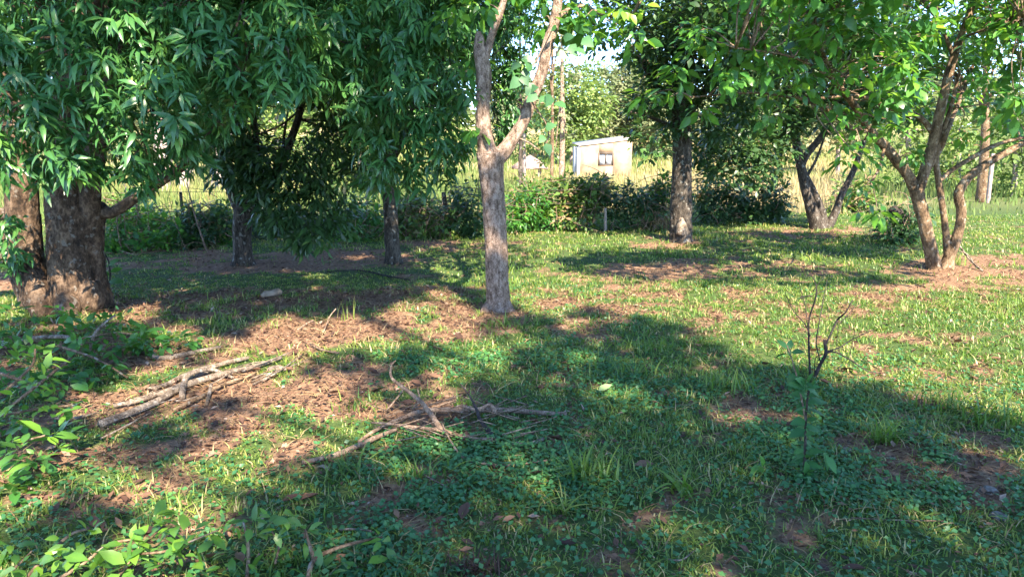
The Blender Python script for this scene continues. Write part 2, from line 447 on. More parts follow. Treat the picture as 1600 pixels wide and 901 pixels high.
# ------------------------------------------------------------------ foliage
def blob_points(blobs, dens, shell=0.75):
    """cluster centres and outward directions in a set of ellipsoids (centre, radii)"""
    Ps, As = [], []
    for c, r in blobs:
        r = np.asarray(r, float)
        n = max(3, int(dens * (r[0] * r[1] * r[2]) ** (2 / 3) * 4 * math.pi))
        d = unit(rng.normal(size=(n, 3)))
        k = np.where(rng.random(n) < shell, rng.uniform(0.72, 1.08, n), rng.uniform(0.15, 0.8, n))
        Ps.append(np.asarray(c) + d * r * k[:, None]); As.append(d)
    return np.vstack(Ps), np.vstack(As)
def px_blobs(spec):
    """[(px, py, D, radius_px[, depth radius m])]"""
    out = []
    for s in spec:
        r = s[3] / F * s[2]
        ry = s[4] if len(s) > 4 else r
        out.append((P(s[0], s[1], s[2]), (r, ry, r)))
    return out
def cluster_leaves(C, A, per, length, spread=0.13, droop=0.55, out=0.5, var=0.25, whorl=False):
    n = len(C)
    idx = np.repeat(np.arange(n), per)
    N = len(idx)
    rad = unit(rng.normal(size=(N, 3)) * np.array([1, 1, 0.55]))
    d = unit(rad + out * A[idx] + np.array([0, 0, -1]) * (droop * rng.uniform(0.3, 1.3, N))[:, None])
    pos = C[idx] + rad * (spread * rng.uniform(0.05, 1.0, N))[:, None]
    up = unit(np.array([0, 0, 1.0]) + 0.5 * A[idx] + 0.35 * rng.normal(size=(N, 3)))
    R = frames(d, up)
    S = length * (1 + var * rng.normal(size=N)).clip(0.45, 1.6) * rng.uniform(.72, 1.25, n)[idx]
    if whorl:
        ax = unit(A * [1, 1, .4] + [0, 0, .55] + .25 * rng.normal(size=(n, 3)))
        e1 = unit(np.cross(ax, [.3, .1, 1.0])); e2 = np.cross(ax, e1)
        an = np.tile(np.arange(per) / per * 2 * np.pi, n) + rng.normal(0, .5, N) + np.repeat(rng.uniform(0, 6.28, n), per)
        rad = e1[idx] * np.cos(an)[:, None] + e2[idx] * np.sin(an)[:, None]
        d = unit(rad * .75 + A[idx] * [.45, .45, 0] + np.array([0, 0, -1]) * (droop * rng.uniform(.55, 1.25, N))[:, None])
        pos = C[idx] + ax[idx] * (rng.uniform(-.16, .03, N))[:, None] + rad * .015
        up = unit(ax[idx] + rad * .35 + .12 * rng.normal(size=(N, 3)))
        R = frames(d, up)
    ct = rng.random(n)
    tint = (0.45 * ct[idx] + 0.45 * rng.random(N)).clip(0, 0.93)
    young = rng.random(n) < 0.05
    tint = np.where(young[idx], rng.uniform(0.88, 0.97, N), tint)
    return pos, R, S, tint

LEAFMESH = {}
def leaf_variants(key, tmpl, mat, tints=(0.1, 0.3, 0.5, 0.7, 0.88, 0.94)):
    if key not in LEAFMESH:
        V, T, Q = tmpl
        LEAFMESH[key] = []
        for t in tints:
            me = mesh_from('leaf', V, T, Q, {'tint': np.full(len(V), t) + (np.abs(V[:, 0]) < 1e-6) * .10 * (t < .8)})
            me.materials.append(mat)
            LEAFMESH[key].append((t, me))
    return LEAFMESH[key]
def leaf_objects(key, tmpl, mat, pos, R, S, tint, parent, origin, name='leaf'):
    var = leaf_variants(key, tmpl, mat)
    tv = np.array([v[0] for v in var])
    for i in range(len(pos)):
        me = var[int(np.argmin(np.abs(tv - tint[i])))][1]
        o = bpy.data.objects.new(name, me)
        COL.objects.link(o)
        o.parent = parent
        p = pos[i] - np.asarray(origin)
        m = R[i] * S[i]
        o.matrix_local = Matrix(((m[0,0], m[0,1], m[0,2], p[0]), (m[1,0], m[1,1], m[1,2], p[1]), (m[2,0], m[2,1], m[2,2], p[2]), (0,0,0,1)))
def crown(parent, origin, C, A, per, length, tmpl, mat, key=None, n_obj=0, name='crown', **kw):
    pos, R, S, tint = cluster_leaves(C, A, per, length, **kw)
    if n_obj:
        mid = pos + R[:, :, 1] * S[:, None] * 0.5
        px, py, f = project(mid[:, 0], mid[:, 1], mid[:, 2])
        ok = (px > 15) & (px < 1585) & (py > 15) & (py < 885) & (f > 0.5)
        face = np.abs((R[:, :, 2] * unit(mid - CAM)).sum(-1))
        score = np.where(ok, S * (0.3 + face) / f, 0)
        # only leaves with nothing much in front of them: nearest in each picture cell
        cell = (px // 22).astype(int) * 1000 + (py // 22).astype(int)
        order = np.lexsort((f, cell))
        first = np.zeros(len(pos), bool)
        cs = cell[order]
        newc = np.r_[True, cs[1:] != cs[:-1]]
        first[order[newc]] = True
        second = np.zeros(len(pos), bool)
        second[order[np.r_[False, newc[:-1]] & ~newc]] = True
        score = score * np.where(first, 3, np.where(second, 1.5, 0.2))
        top = np.argsort(-score)[:n_obj]
        sel = np.zeros(len(pos), bool); sel[top] = True
        leaf_objects(key, tmpl, mat, pos[sel], R[sel], S[sel], tint[sel], parent, origin)
        pos, R, S, tint = pos[~sel], R[~sel], S[~sel], tint[~sel]
    if n_obj and len(tmpl[0]) == 8:
        hi = (pos[:, 2] > CAMH + .22 * pos[:, 1]) | (np.abs(pos[:, 0]) > .78 * pos[:, 1] + .3)
        k = scatter('upper_' + name, leaf_mid(abs(tmpl[0][5][0])), pos[hi], R[hi], S[hi], tint[hi], mat, parent, origin)
        k['kind'] = 'stuff'
        pos, R, S, tint = pos[~hi], R[~hi], S[~hi], tint[~hi]
    o = scatter(name, tmpl, pos, R, S, tint, mat, parent, origin)
    o['kind'] = 'stuff'
    return o
def spray_twigs(C, roots, n, r=0.006):
    """thin curved twigs from limb points to cluster centres"""
    sel = rng.choice(len(C), min(n, len(C)), replace=False)
    roots = np.asarray(roots)
    out = []
    for i in sel:
        d = np.linalg.norm(roots - C[i], axis=1)
        a = roots[int(np.argmin(d))]
        m = (a + C[i]) / 2 + rng.normal(size=3) * 0.12 * np.linalg.norm(C[i] - a) + np.array([0, 0, 0.05])
        out.append(([a, m, C[i]], [r * 1.8, r * 1.2, r * 0.5]))
    return out

# ================================================================== TREES
L_LITCHI = leaf_full(0.13, 0.26, 0.16, 0.36, 0.68, 0.72)
L_BROAD = leaf_full(0.23, 0.16, 0.10, 0.32, 0.66, 0.85)
L_HEART = leaf_full(0.40, 0.15, 0.06, 0.22, 0.62, 0.72)
L_MIDN = leaf_mid(0.16)
L_MIDB = leaf_mid(0.26)
WALL = []          # foliage points that stand in the shade of the trees behind the camera

def finish_limbs(root, origin, mat, specs, D, name='branch', **kw):
    pts = []
    for k, s in enumerate(specs):
        p, r = px_path(s, D)
        tube(name, p, r, mat, root, origin, seed=k + 1, **kw)
        q, _ = smooth_path(p, r, 4)
        pts.append(q)
    return np.vstack(pts)

# ---- big many-stemmed litchi on the left
def litchi_big():
    o = G(115, 486); D = o[1]
    root = thing('litchi_tree', o, 'huge old litchi with thick fused grey-brown stems at the left edge', 'tree')
    p, r = px_path([(122, 500, 98), (118, 470, 80), (111, 420, 66), (107, 350, 60), (104, 290, 56), (110, 200, 52), (130, 60, 50), (140, -120, 40)], D)
    p[0][2] -= 0.1
    tube('trunk', p, r, M['bark_litchi'], root, o, seg=64, per=20, rough=0.14, flute=0.11, seed=2, grain=.06)
    st = [[(80, 500, 60, D + .1), (48, 440, 52, D+.1), (38, 370, 50), (34, 290, 46), (26, 200, 42), (0, 60, 36)],
          [(85, 505, 52, D - .15), (52, 445, 44, D - .1), (18, 395, 40), (-20, 360, 36), (-80, 330, 30)],
          [(156, 500, 50, D + .1), (148, 430, 34, D+.2), (146, 370, 32, D+.2), (152, 330, 30, D+.2), (175, 332, 17), (215, 306, 16), (255, 280, 16), (300, 246, 14), (345, 190, 12)],
          [(146, 480, 40, D+.1), (140, 400, 34, D+.1), (140, 320, 32), (150, 230, 32), (180, 100, 30), (220, -60, 24)],
          [(60, 345, 26, D + .1), (25, 338, 22), (-30, 330, 18)]]
    for k, s in enumerate(st):
        pp, rr = px_path(s, D)
        tube('stem' if k < 4 else 'branch', pp, rr, M['bark_litchi'], root, o, seg=40, per=14, rough=0.14, flute=0.06, seed=k + 5, grain=.06)
    # root swellings at the foot
    for k, (x, y, wpx) in enumerate([(140, 478, 44), (112, 490, 40), (72, 478, 40)]):
        b0 = P(x, y - 38, D - .05); b1 = G(x + (x - 110) * 0.25, y + 6); b1[2] -= 0.04
        tube('root', [b0, (b0 + b1) / 2 + np.array([(x - 110) * .001, -0.07, 0]), b1], [wpx * .35 / F * D, wpx * .5 / F * D, wpx * .28 / F * D], M['bark_litchi'], root, o, seg=12, rough=0.16, seed=k + 11)
    blobs = px_blobs([(20,60,6.0,59),(110,40,6.2,63),(220,50,6.3,67),(330,60,6.4,67),(440,50,6.5,63),(60,150,6.0,59),(160,140,5.9,63),(260,150,6.0,59),(360,135,6.3,49),
                      (15,225,6.1,50),(105,215,5.9,50),(200,225,6.0,42),(285,190,6.3,39),(430,110,6.2,49),(480,110,6.3,34),(10,350,6.6,25),(25,400,6.9,22),(225,280,6.4,22),
                      (250,245,6.6,25),(300,230,6.8,24),(280,262,7.0,15),(70,262,6.3,25),(160,262,6.2,22),(215,265,7.4,34),(330,200,7.2,30),
                      (120,60,7.6,120),(300,40,7.8,115),(460,20,8.0,100),(-60,100,7.4,110)]) + \
            [((-3.4, 6.3, 3.7), (1.1, 1.1, .8)), ((-2.2, 6.8, 3.9), (1.1, 1.1, .8)), ((-4.6, 7.4, 3.8), (1.2, 1.2, .9)), ((-3.2, 8.2, 4.0), (1.3, 1.2, .9)), ((-1.8, 8.0, 3.8), (1.0, 1.0, .8)),
             ((-3.6, 7.2, 4.8), (1.5, 1.4, .7)), ((-5.8, 8.2, 3.2), (1.0, 1.2, 1.0)), ((-4.4, 9.0, 3.4), (1.2, 1.0, 1.0))]
    C, A = blob_points(blobs, 35)
    WALL.append(C[C[:, 1] < 6.9])
    crown(root, o, C, A, 12, 0.112, L_LITCHI, M['litchi'], 'litchi', 300, spread=0.05, droop=0.55, out=0.4, var=.33, whorl=True)
    roots = np.vstack([smooth_path(*px_path([(130, 60, 20), (160, 40, 20, 6.8), (260, 90, 12, 6.5), (420, 80, 8, 6.5)], D), 5)[0],
                       smooth_path(*px_path([(100, 250, 20), (60, 180, 20, 6.8), (20, 120, 12, 6.3)], D), 5)[0],
                       smooth_path(*px_path([(112, 230, 20), (180, 200, 20, 6.6), (240, 170, 12, 6.3)], D), 5)[0]])
    tubes('twigs', spray_twigs(C[C[:, 2] < 3.2], roots, 160, 0.007), M['bark_litchi'], root, o)
litchi_big()

# ---- litchi with the slim straight trunk
def litchi_mid():
    o = G(613, 411); D = o[1]
    root = thing('litchi_tree', o, 'litchi with slim straight grey trunk between dark litchi and pale forked tree', 'tree')
    p, r = px_path([(615, 416, 34), (614, 400, 25), (612, 360, 23), (609, 310, 22), (606, 260, 20), (600, 150, 17), (590, 0, 13)], D)
    tube('trunk', p, r, M['bark_grey'], root, o, seg=18, per=6, rough=0.14, flute=0.05, seed=3)
    L = finish_limbs(root, o, M['bark_grey'], [[(606,260,14),(640,190,11,9.6),(680,120,8,8.6),(700,60,6,8.0)], [(603,230,13),(570,160,10,9.4),(550,90,7,8.2)],
                                               [(602,200,12),(670,100,10,11),(770,50,7,11.2)], [(604,270,9),(620,240,8,9.0),(640,200,5,8.0)]], D)
    blobs = px_blobs([(540,60,7.3,60),(620,45,7.4,62),(695,55,7.6,52),(560,150,7.3,50),(640,140,7.3,57),(705,145,7.5,40),(595,220,7.5,47),(675,215,7.4,43),(600,265,7.8,36),(650,262,7.8,34),
                      (712,225,7.6,28),(735,60,8,33),(690,262,8.2,26),(500,60,7.4,43),(575,275,8.2,21),
                      (790,40,11.2,40),(783,120,11.2,36),(793,190,11.4,34),(780,225,11.4,22),(800,90,11.2,30),
                      (620,90,9.6,120),(560,10,10.0,130),(700,20,10.0,110)]) + \
            [((-1.6, 8.4, 3.9), (1.2, 1.1, .8)), ((-0.8, 9.6, 4.2), (1.2, 1.2, .9)), ((-2.2, 10.2, 4.4), (1.5, 1.3, .9)), ((-0.4, 11.0, 4.0), (1.0, 1.0, .9)), ((-1.6, 11.5, 3.6), (1.3, 1.0, 1.0))]
    C, A = blob_points(blobs, 33)
    WALL.append(C[C[:, 1] < 7.9])
    crown(root, o, C, A, 12, 0.114, L_LITCHI, M['litchi'], 'litchi', 220, spread=0.05, droop=0.6, out=0.4, var=.33, whorl=True)
    tubes('twigs', spray_twigs(C[C[:, 2] < 3.2], L, 120, 0.007), M['bark_grey'], root, o)
litchi_mid()

# ---- dark litchi with a low fork
def litchi_dark():
    o = G(381, 413); D = o[1]
    root = thing('litchi_tree', o, 'dark litchi forking low, its shaded branches drooping almost to the ground', 'tree')
    p, r = px_path([(381, 420, 44), (380, 400, 30), (378, 370, 28), (380, 340, 30), (384, 322, 32)], D)
    tube('trunk', p, r, M['bark_grey'], root, o, seg=18, per=6, rough=0.16, flute=0.08, seed=9)
    L = finish_limbs(root, o, M['bark_grey'], [[(380,335,24),(366,305,19),(350,260,16),(345,190,12),(340,110,9)], [(388,332,22),(404,308,18),(425,280,16),(450,230,13),(470,170,10),(480,100,8)],
                                               [(384,325,14),(395,280,12),(400,220,10),(390,140,8)], [(425,280,9),(470,280,7,9.9),(510,300,5,9.7)],
                                               [(440,250,5),(445,205,4),(452,160,3)], [(470,170,4),(440,195,3),(405,210,3)]], D)
    blobs = px_blobs([(385,255,9.8,50),(440,275,9.6,52),(500,250,9.5,46),(340,215,10,48),(470,330,9.6,46),(500,365,9.5,30),(520,300,9.5,36),(435,335,9.7,34),(300,170,10.6,46),(360,130,10.5,56),
                      (545,205,10,50),(530,345,9.6,26),(455,365,9.7,26),(320,260,10,24),(410,235,10.4,40),(380,290,9.9,26),(420,300,9.7,30),(350,250,9.8,34),(365,210,10,40),(500,200,10.2,40),(560,260,10,30),
                      (430,80,10.6,120),(330,60,11,110),(540,100,11,90)]) + \
            [((-3.8, 11, 4.0), (1.4, 1.3, 1.0)), ((-2.6, 11.4, 4.2), (1.3, 1.3, 1.0)), ((-3.2, 12.2, 3.6), (1.4, 1.0, 1.2)), ((-4.8, 11.5, 3.4), (1.0, 1.2, 1.0))]
    C, A = blob_points(blobs, 26)
    px, py, f = project(C[:, 0], C[:, 1], C[:, 2])
    keep = ~((px > 400) & (px < 495) & (py > 155) & (py < 215)) & ~((px > 235) & (px < 335) & (py > 215) & (py < 345))
    C, A = C[keep], A[keep]
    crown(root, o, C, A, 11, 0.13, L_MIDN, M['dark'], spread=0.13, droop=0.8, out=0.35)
    tubes('twigs', spray_twigs(C, L, 120, 0.008), M['bark_grey'], root, o)
litchi_dark()

# ---- pale forked tree in the middle
def pale_tree():
    o = G(779, 486); D = o[1]
    root = thing('forked_tree', o, 'pale straight trunk in the middle forking in two, vine leaves on its right limb', 'tree')
    p, r = px_path([(780, 494, 46), (779, 482, 40), (777, 440, 38), (775, 380, 36.5), (772, 320, 36), (769, 280, 37), (767, 255, 41), (766, 238, 44)], D)
    tube('trunk', p, r, M['bark_pale'], root, o, seg=56, per=22, rough=0.10, flute=0.025, seed=4, grain=.07)
    for k, (dx, wr) in enumerate([(-.20, .045), (.18, .05), (-.05, .04), (.10, .04)]):
        e = o + np.array([dx, -.16 + .1 * (k % 2), 0]); e[2] = gh(e[0], e[1]) - .03
        tube('root', [o + [dx * .3, -.02, .11], o + [dx * .6, -.06, .03], e], [.05, wr, .02], M['bark_pale'], root, o, seg=12, rough=.15, seed=k, grain=.06)
    specs = [[(764, 250, 36), (758, 215, 24), (754, 170, 22), (756, 120, 23), (751, 85, 21), (749, 62, 16), (747, 50, 7)],
             [(770, 250, 34), (788, 236, 26), (802, 216, 21), (819, 188, 18), (831, 152, 18), (847, 112, 18), (856, 70, 17), (867, 30, 16), (876, -30, 15), (890, -120, 10)],
             [(755, 100, 15), (764, 70, 13), (772, 45, 12), (782, 18, 11), (792, -20, 9), (800, -80, 7)],
             [(866, 30, 9), (905, 10, 7, 7.3), (950, 25, 5, 7.1), (990, 20, 3.5, 7.0)],
             [(846, 90, 6), (856, 55, 5), (862, 25, 4)], [(803,214,4),(825,222,3),(842,235,2)]]
    L = finish_limbs(root, o, M['bark_pale'], specs, D, rough=0.15, seg=30, per=14, grain=.08)
    blobs = px_blobs([(720,10,7.2,26),(755,0,7.0,30),(800,-10,7.2,30),(840,5,7.2,22),(885,15,7.0,30),(930,20,7.0,30),(975,10,7.1,28),(900,50,7.0,18),(960,45,7.1,14),(1000,30,7.2,18),(740,100,7.1,14),(735,150,7.0,16),(745,200,7.1,12),(700,30,7.2,22),(870,30,7.2,16),(850,45,7.2,12),(910,20,7.2,24),(940,60,7.4,12),(985,55,7.4,14)]) + \
            [((0.1, 7.3, 3.6), (.7, .7, .5)), ((1.0, 7.4, 3.7), (.7, .7, .5)), ((-.2, 7.8, 4.3), (.9, .9, .6)), ((0.9, 7.9, 4.6), (1.0, .9, .6))]
    C, A = blob_points(blobs, 13)
    crown(root, o, C, A, 8, 0.12, L_BROAD, M['broad'], 'broad', 150, spread=0.14, droop=0.5)
    tubes('twigs', spray_twigs(C, L, 50, 0.006), M['twig'], root, o)
    # the vine
    vp, vr = px_path([(868, 30, 3, D - .12), (850, 70, 3, D - .14), (838, 95, 3, D - .14), (822, 115, 3, D - .14), (826, 150, 3, D - .14), (856, 200, 2, D - .1), (852, 232, 2, D - .1)], D)
    tube('vine', vp, vr, M['twig'], root, o, seg=6)
    vl = [(818, 88), (812, 98), (818, 108), (812, 122), (830, 112), (834, 130), (826, 140), (846, 150), (838, 145), (860, 148), (868, 160), (852, 152), (852, 200), (850, 212), (853, 224), (815, 118), (880, 60), (890, 70), (885, 45), (900, 75), (910, 60), (870, 85)]
    n = len(vl)
    pos = np.array([P(x, y, D - .16) for x, y in vl])
    d = unit(np.stack([rng.normal(0, .8, n), rng.normal(-.3, .3, n), rng.uniform(-1, .3, n)], -1))
    up = unit(np.stack([rng.normal(0.2, .3, n), np.full(n, -1.0), rng.uniform(.2, .8, n)], -1))
    leaf_objects('vine', L_HEART, M['vine'], pos, frames(d, up), rng.uniform(.09, .14, n), rng.random(n), root, o, 'vine_leaf')
pale_tree()

# ---- stout trunk in the middle distance
def stout_tree():
    o = G(1065, 377); D = o[1]
    root = thing('shade_tree', o, 'stout dark trunk with pale scar near its foot, standing on the sunny lawn', 'tree')
    p, r = px_path([(1064, 384, 48), (1064, 372, 36), (1064, 340, 35), (1065, 300, 33), (1066, 260, 30), (1066, 215, 28), (1066, 150, 24), (1062, 60, 20), (1060, -40, 14)], D)
    tube('trunk', p, r, M['bark_grey'], root, o, seg=44, per=16, rough=0.12, flute=0.03, seed=6, grain=.08)
    sc = P(1064, 352, D)
    tube('bark_scar', [P(1063, 366, D - .165), P(1065, 352, D - .185), P(1064, 340, D - .165)], [.075, .085, .03], M['deadwood'], root, o, seg=10, rough=.25)
    L = finish_limbs(root, o, M['bark_grey'], [[(1066,200,16),(1030,140,12),(1000,90,8)], [(1066,190,16),(1110,130,12),(1150,70,8)], [(1065,160,14),(1080,60,9,12),(1100,-20,6,11.5)], [(1066,205,7),(1020,185,5,12.2),(985,175,3,12)]], D)
    blobs = px_blobs([(1010,90,12.4,34),(1050,70,12.2,48),(1100,60,12.4,48),(1060,130,12.2,46),(1110,130,12.4,46),(1150,120,12.6,40),(1020,150,12.3,34),(1070,180,12.2,34),(1120,185,12.4,34),
                      (1160,180,12.6,30),(1000,165,12.2,18),(1040,205,12.3,18),(1000,215,12,20),(1020,235,12,16),(1045,20,12.6,60),(1110,0,12.8,60),(1150,40,12.8,50)]) + \
            [((3.3, 11.6, 2.9), (.9, .7, .5)), ((3.6, 11.0, 3.3), (1.0, .7, .5)), ((2.9, 11.4, 3.6), (.9, .7, .5)), ((2.8, 12.8, 4.6), (1.6, 1.3, .8)), ((3.8, 13.2, 4.2), (1.2, 1.2, .9)), ((2.2, 13.8, 4.0), (1.2, 1.1, .9))]
    C, A = blob_points(blobs, 20)
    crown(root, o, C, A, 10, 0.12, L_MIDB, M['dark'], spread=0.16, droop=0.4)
    tubes('twigs', spray_twigs(C, L, 80, 0.007), M['twig'], root, o)
stout_tree()

# ---- dark multi-stem tree right of it
def multi_tree():
    o = G(1280, 357); D = o[1]
    root = thing('shade_tree', o, 'dark twin-stemmed tree in a ring of bare soil left of brown branching tree', 'tree')
    p, r = px_path([(1280, 362, 32), (1274, 345, 22), (1264, 315, 16), (1256, 285, 15), (1249, 250, 14), (1240, 200, 12), (1232, 150, 10), (1220, 80, 8)], D)
    tube('trunk', p, r, M['bark_grey'], root, o, seg=16, per=6, rough=.1, flute=.05, seed=8)
    L = finish_limbs(root, o, M['bark_grey'], [[(1286,360,18),(1285,335,13),(1274,305,11),(1262,280,9),(1256,265,7)], [(1250,262,12),(1262,240,11),(1280,218,10),(1296,196,9),(1310,160,7)], [(1290,360,18),(1304,335,12),(1316,302,10),(1334,266,9),(1350,220,7)],
                                               [(1255,285,5),(1275,250,4),(1288,215,3)], [(1240,200,8),(1200,160,6),(1160,130,4)]], D)
    blobs = px_blobs([(1200,130,14.2,40),(1250,110,14.4,44),(1170,180,14,36),(1220,185,14,34),(1260,170,14.4,30),(1140,220,13.8,30),(1180,225,13.8,30),(1120,250,13.8,24),(1160,260,13.8,26),(1200,250,13.8,24),(1225,225,14,22),(1130,268,13.8,22),(1175,278,13.8,20),(1210,262,13.8,20),(1100,232,13.6,24),(1245,205,14.2,26),(1300,175,14.6,30),
                      (1310,120,14.8,44),(1350,160,15,36),(1110,215,13.6,24),(1290,60,15,50),(1220,60,14.6,50),(1215,275,14,12),(1090,245,13.6,16)]) + \
            [((6.4, 13.2, 2.8), (.9, .7, .5)), ((6.9, 12.6, 3.3), (1.0, .8, .5)), ((6.0, 12.9, 3.5), (.9, .8, .5)), ((6.8, 13.6, 2.3), (.7, .5, .35)), ((5.6, 14.6, 4.2), (1.5, 1.3, .9)), ((6.6, 15.2, 4.0), (1.2, 1.2, .9))]
    C, A = blob_points(blobs, 19)
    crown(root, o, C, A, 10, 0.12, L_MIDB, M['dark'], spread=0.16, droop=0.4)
    tubes('twigs', spray_twigs(C, L, 80, 0.007), M['twig'], root, o)
multi_tree()

# ---- brown branching tree on the right
def right_tree():
    o = G(1470, 419); D = o[1]
    root = thing('branching_tree', o, 'brown tree on the right branching low into several curving limbs with bright leaves', 'tree')
    p, r = px_path([(1462, 428, 29.2), (1459, 412, 22.4), (1452, 380, 19.8), (1444, 345, 18.9), (1436, 315, 19.8), (1432, 296, 21.5)], D)
    tube('trunk', p, r, M['bark_brown'], root, o, seg=32, per=14, rough=.12, flute=.05, seed=12, grain=.06)
    specs = [[(1434, 305, 18.1), (1420, 276, 16.3), (1400, 250, 15.5), (1382, 228, 14.6), (1360, 205, 12.9, 9.4), (1335, 165, 11.2, 9.0), (1305, 125, 9.5, 8.6), (1280, 70, 7.7, 8.3), (1270, 20, 6.0, 8.1)],
             [(1432, 305, 18.1), (1445, 268, 16.3), (1457, 225, 15.5), (1468, 180, 14.6), (1480, 125, 12.9), (1492, 85, 12.0), (1506, 45, 10.3), (1520, 5, 9.5), (1535, -60, 6.9)],
             [(1476, 426, 25.8), (1484, 400, 17.2), (1497, 365, 15.5), (1502, 330, 14.6), (1498, 302, 14.6), (1515, 276, 12.9), (1545, 254, 12.0), (1580, 234, 10.3), (1620, 214, 8.6), (1680, 190, 6.9)],
             [(1480, 400, 11.2), (1478, 365, 10.3), (1473, 325, 9.5), (1467, 285, 9.5), (1463, 250, 8.6), (1470, 215, 7.7), (1485, 170, 6.0), (1500, 110, 4.3)],
             [(1468, 282, 7.7), (1490, 264, 6.9), (1525, 243, 6.9), (1560, 225, 6.0), (1605, 214, 4.3)],
             [(1456, 205, 9.5), (1438, 184, 8.6), (1412, 174, 7.7), (1388, 168, 6.9, 9.6), (1340, 150, 5.2, 9.2), (1260, 155, 4.3, 8.8), (1180, 145, 3.4, 8.4), (1080, 152, 2.6, 8)],
             [(1450, 265, 8.6), (1470, 232, 7.7), (1482, 200, 6.9), (1510, 130, 5.2, 10.6), (1525, 90, 4.3, 10.8)],
             [(1382, 228, 5.2), (1375, 260, 4.3, 9.4), (1360, 285, 2.6, 9.0)],
             [(1360, 205, 7.7, 9.4), (1330, 200, 6.9, 9.1), (1290, 170, 6.0, 8.8), (1240, 150, 5.2, 8.4)],
             [(1490, 90, 6.0), (1470, 40, 5.2, 9.6), (1440, 0, 3.4, 9)], [(1305, 125, 5.2, 8.6), (1240, 90, 3.4, 8.0), (1150, 75, 2.6, 7.6)], [(1500, 60, 4.3), (1560, 40, 3.4, 9), (1600, 30, 2.6, 8.5)]]
    L = finish_limbs(root, o, M['bark_brown'], specs, D, rough=.11, seg=22, per=10, grain=.06)
    sh = [(1100,60,7.8,40),(1170,40,7.8,42),(1060,110,7.9,24),(1040,150,8,16),(1140,110,7.8,34),(1200,90,7.9,38),(1250,40,8,44),(1260,110,8.2,34),(1320,30,7.8,50),(1370,60,7.8,46),(1330,110,8,34),(1400,110,8.2,40),(1440,40,8.4,50),
          (1380,150,8.4,30),(1310,170,8.6,26),(1350,205,8.6,22),(1340,250,8.2,26),(1350,290,8.2,20),(1325,225,8.2,16),(1390,200,8.8,20),(1300,140,8.4,20),(1430,130,9,26),
          (1540,60,8.8,30),(1580,50,8.6,40),(1560,120,8.8,28),(1590,150,8.6,26),(1540,160,9,18),(1590,100,8.8,30),(1510,20,9.6,24),(1480,60,10.4,36),(1450,110,10.8,34),(1530,110,10.6,34),(1580,190,10,22),(1560,20,9.4,40),(1490,150,11,28),(1420,160,10.6,28),
          (1200,160,8.6,26),(1090,170,8.4,14),(1010,150,8.2,10),(1420,240,9.6,12),(1375,330,9.0,8),(1500,210,10.4,10)]
    blobs = px_blobs(sh) + [((3.6, 7.6, 3.4), (.9, .8, .45)), ((5.0, 8.4, 3.7), (1.0, .8, .5)), ((6.2, 9.4, 3.8), (1.2, 1, .6)), ((4.6, 9.4, 4.2), (1.3, 1.1, .6)), ((2.6, 7.6, 3.2), (.7, .6, .4)), ((6.5, 8.4, 3.0), (.8, .6, .4)), ((6.3, 7.8, 3.5), (.9, .6, .4)), ((7.2, 8.6, 3.4), (.9, .7, .4))]
    C, A = blob_points(blobs, 14, 0.4)
    # high outer boughs added above the view to shade the band of lawn beyond
    n = 5200
    x = rng.uniform(.2, 7, n); y = rng.uniform(8.3, 12, n); z = gh(x, y)
    px, py, f = project(x, y, z)
    ok = inpoly(px + 50 * (fbm(x * 2, y * 2, 2) - .38), py + 14 * (fbm(x * 2 + 9, y * 2 + 4, 2) - .38), [(865,404),(960,394),(1080,404),(1200,414),(1300,416),(1440,412),(1450,438),(1200,448),(1000,442),(900,426)]) & (fbm(x * 3 + 1, y * 3 + 8, 2) < .50)
    T = np.stack([x, y, z], -1)[ok][:360]
    C2 = T + SDIR[None] * ((rng.uniform(3.7, 5.0, len(T)) - T[:, 2]) / SDIR[2])[:, None]
    C0 = C; C = np.vstack([C, C2]); A = np.vstack([A, unit(rng.normal(size=C2.shape) + [0, 0, .5])])
    for j in rng.choice(len(C2), 7, replace=False):
        a0 = L[int(np.argmin(np.linalg.norm(L - C2[j], axis=1)))]
        tube('branch', [a0, (a0 + C2[j]) / 2 + [0, 0, .2], C2[j]], [.014, .011, .006], M["bark_brown"], root, o, seg=8)
    crown(root, o, C, A, 8, 0.13, L_BROAD, M['broad'], 'broad', 300, spread=0.17, droop=0.55, out=0.3)
    tubes('twigs', spray_twigs(C0, L, 420, 0.006), M['twig'], root, o, per=4)
    # dead sticks leaning at the foot
    for k, s in enumerate([[(1500, 385, 3), (1515, 405, 3), (1535, 425, 3)], [(1498, 392, 2), (1512, 398, 2), (1526, 420, 2)]]):
        p, r = px_path(s, D + .1)
        p[-1] = G(s[-1][0], s[-1][1], .01)
        tag(tube('dead_stick', p, r, M['deadwood']), ['longer grey dead stick leaning at the foot of the brown branching tree', 'shorter grey dead stick leaning at the foot of the brown branching tree'][k], 'stick')
right_tree()

# ---- the trees behind and above the photographer, whose crowns shade the foreground
FG = [(560,1100),(540,760),(520,690),(560,640),(640,612),(720,602),(800,578),(862,548),(850,515),(930,502),(1080,506),(1105,538),(1170,575),(1260,590),(1400,607),(1500,640),(1640,700),(2600,1100)]
DL = [(400,1100),(380,790),(460,730),(530,650),(520,590),(525,550),(560,555),(575,640),(570,1100)]
L2 = [(-400,500),(40,505),(180,505),(300,495),(300,515),(170,570),(110,640),(20,720),(-400,860)]
SUNNY = [(612,750,48,38),(655,705,36,16),(722,765,26,18),(768,792,40,16),(850,818,60,13),(600,800,24,16),(1325,772,46,16),(1420,722,50,18),(1560,705,40,16),(1062,785,20,9),
         (470,665,55,22),(400,715,40,16),(420,775,30,14),(500,790,40,16),(230,500,40,10),(290,520,40,10),(120,640,40,40),(60,560,40,20),(1180,700,22,8),(950,760,16,7),(700,860,26,12),(480,850,40,20)]
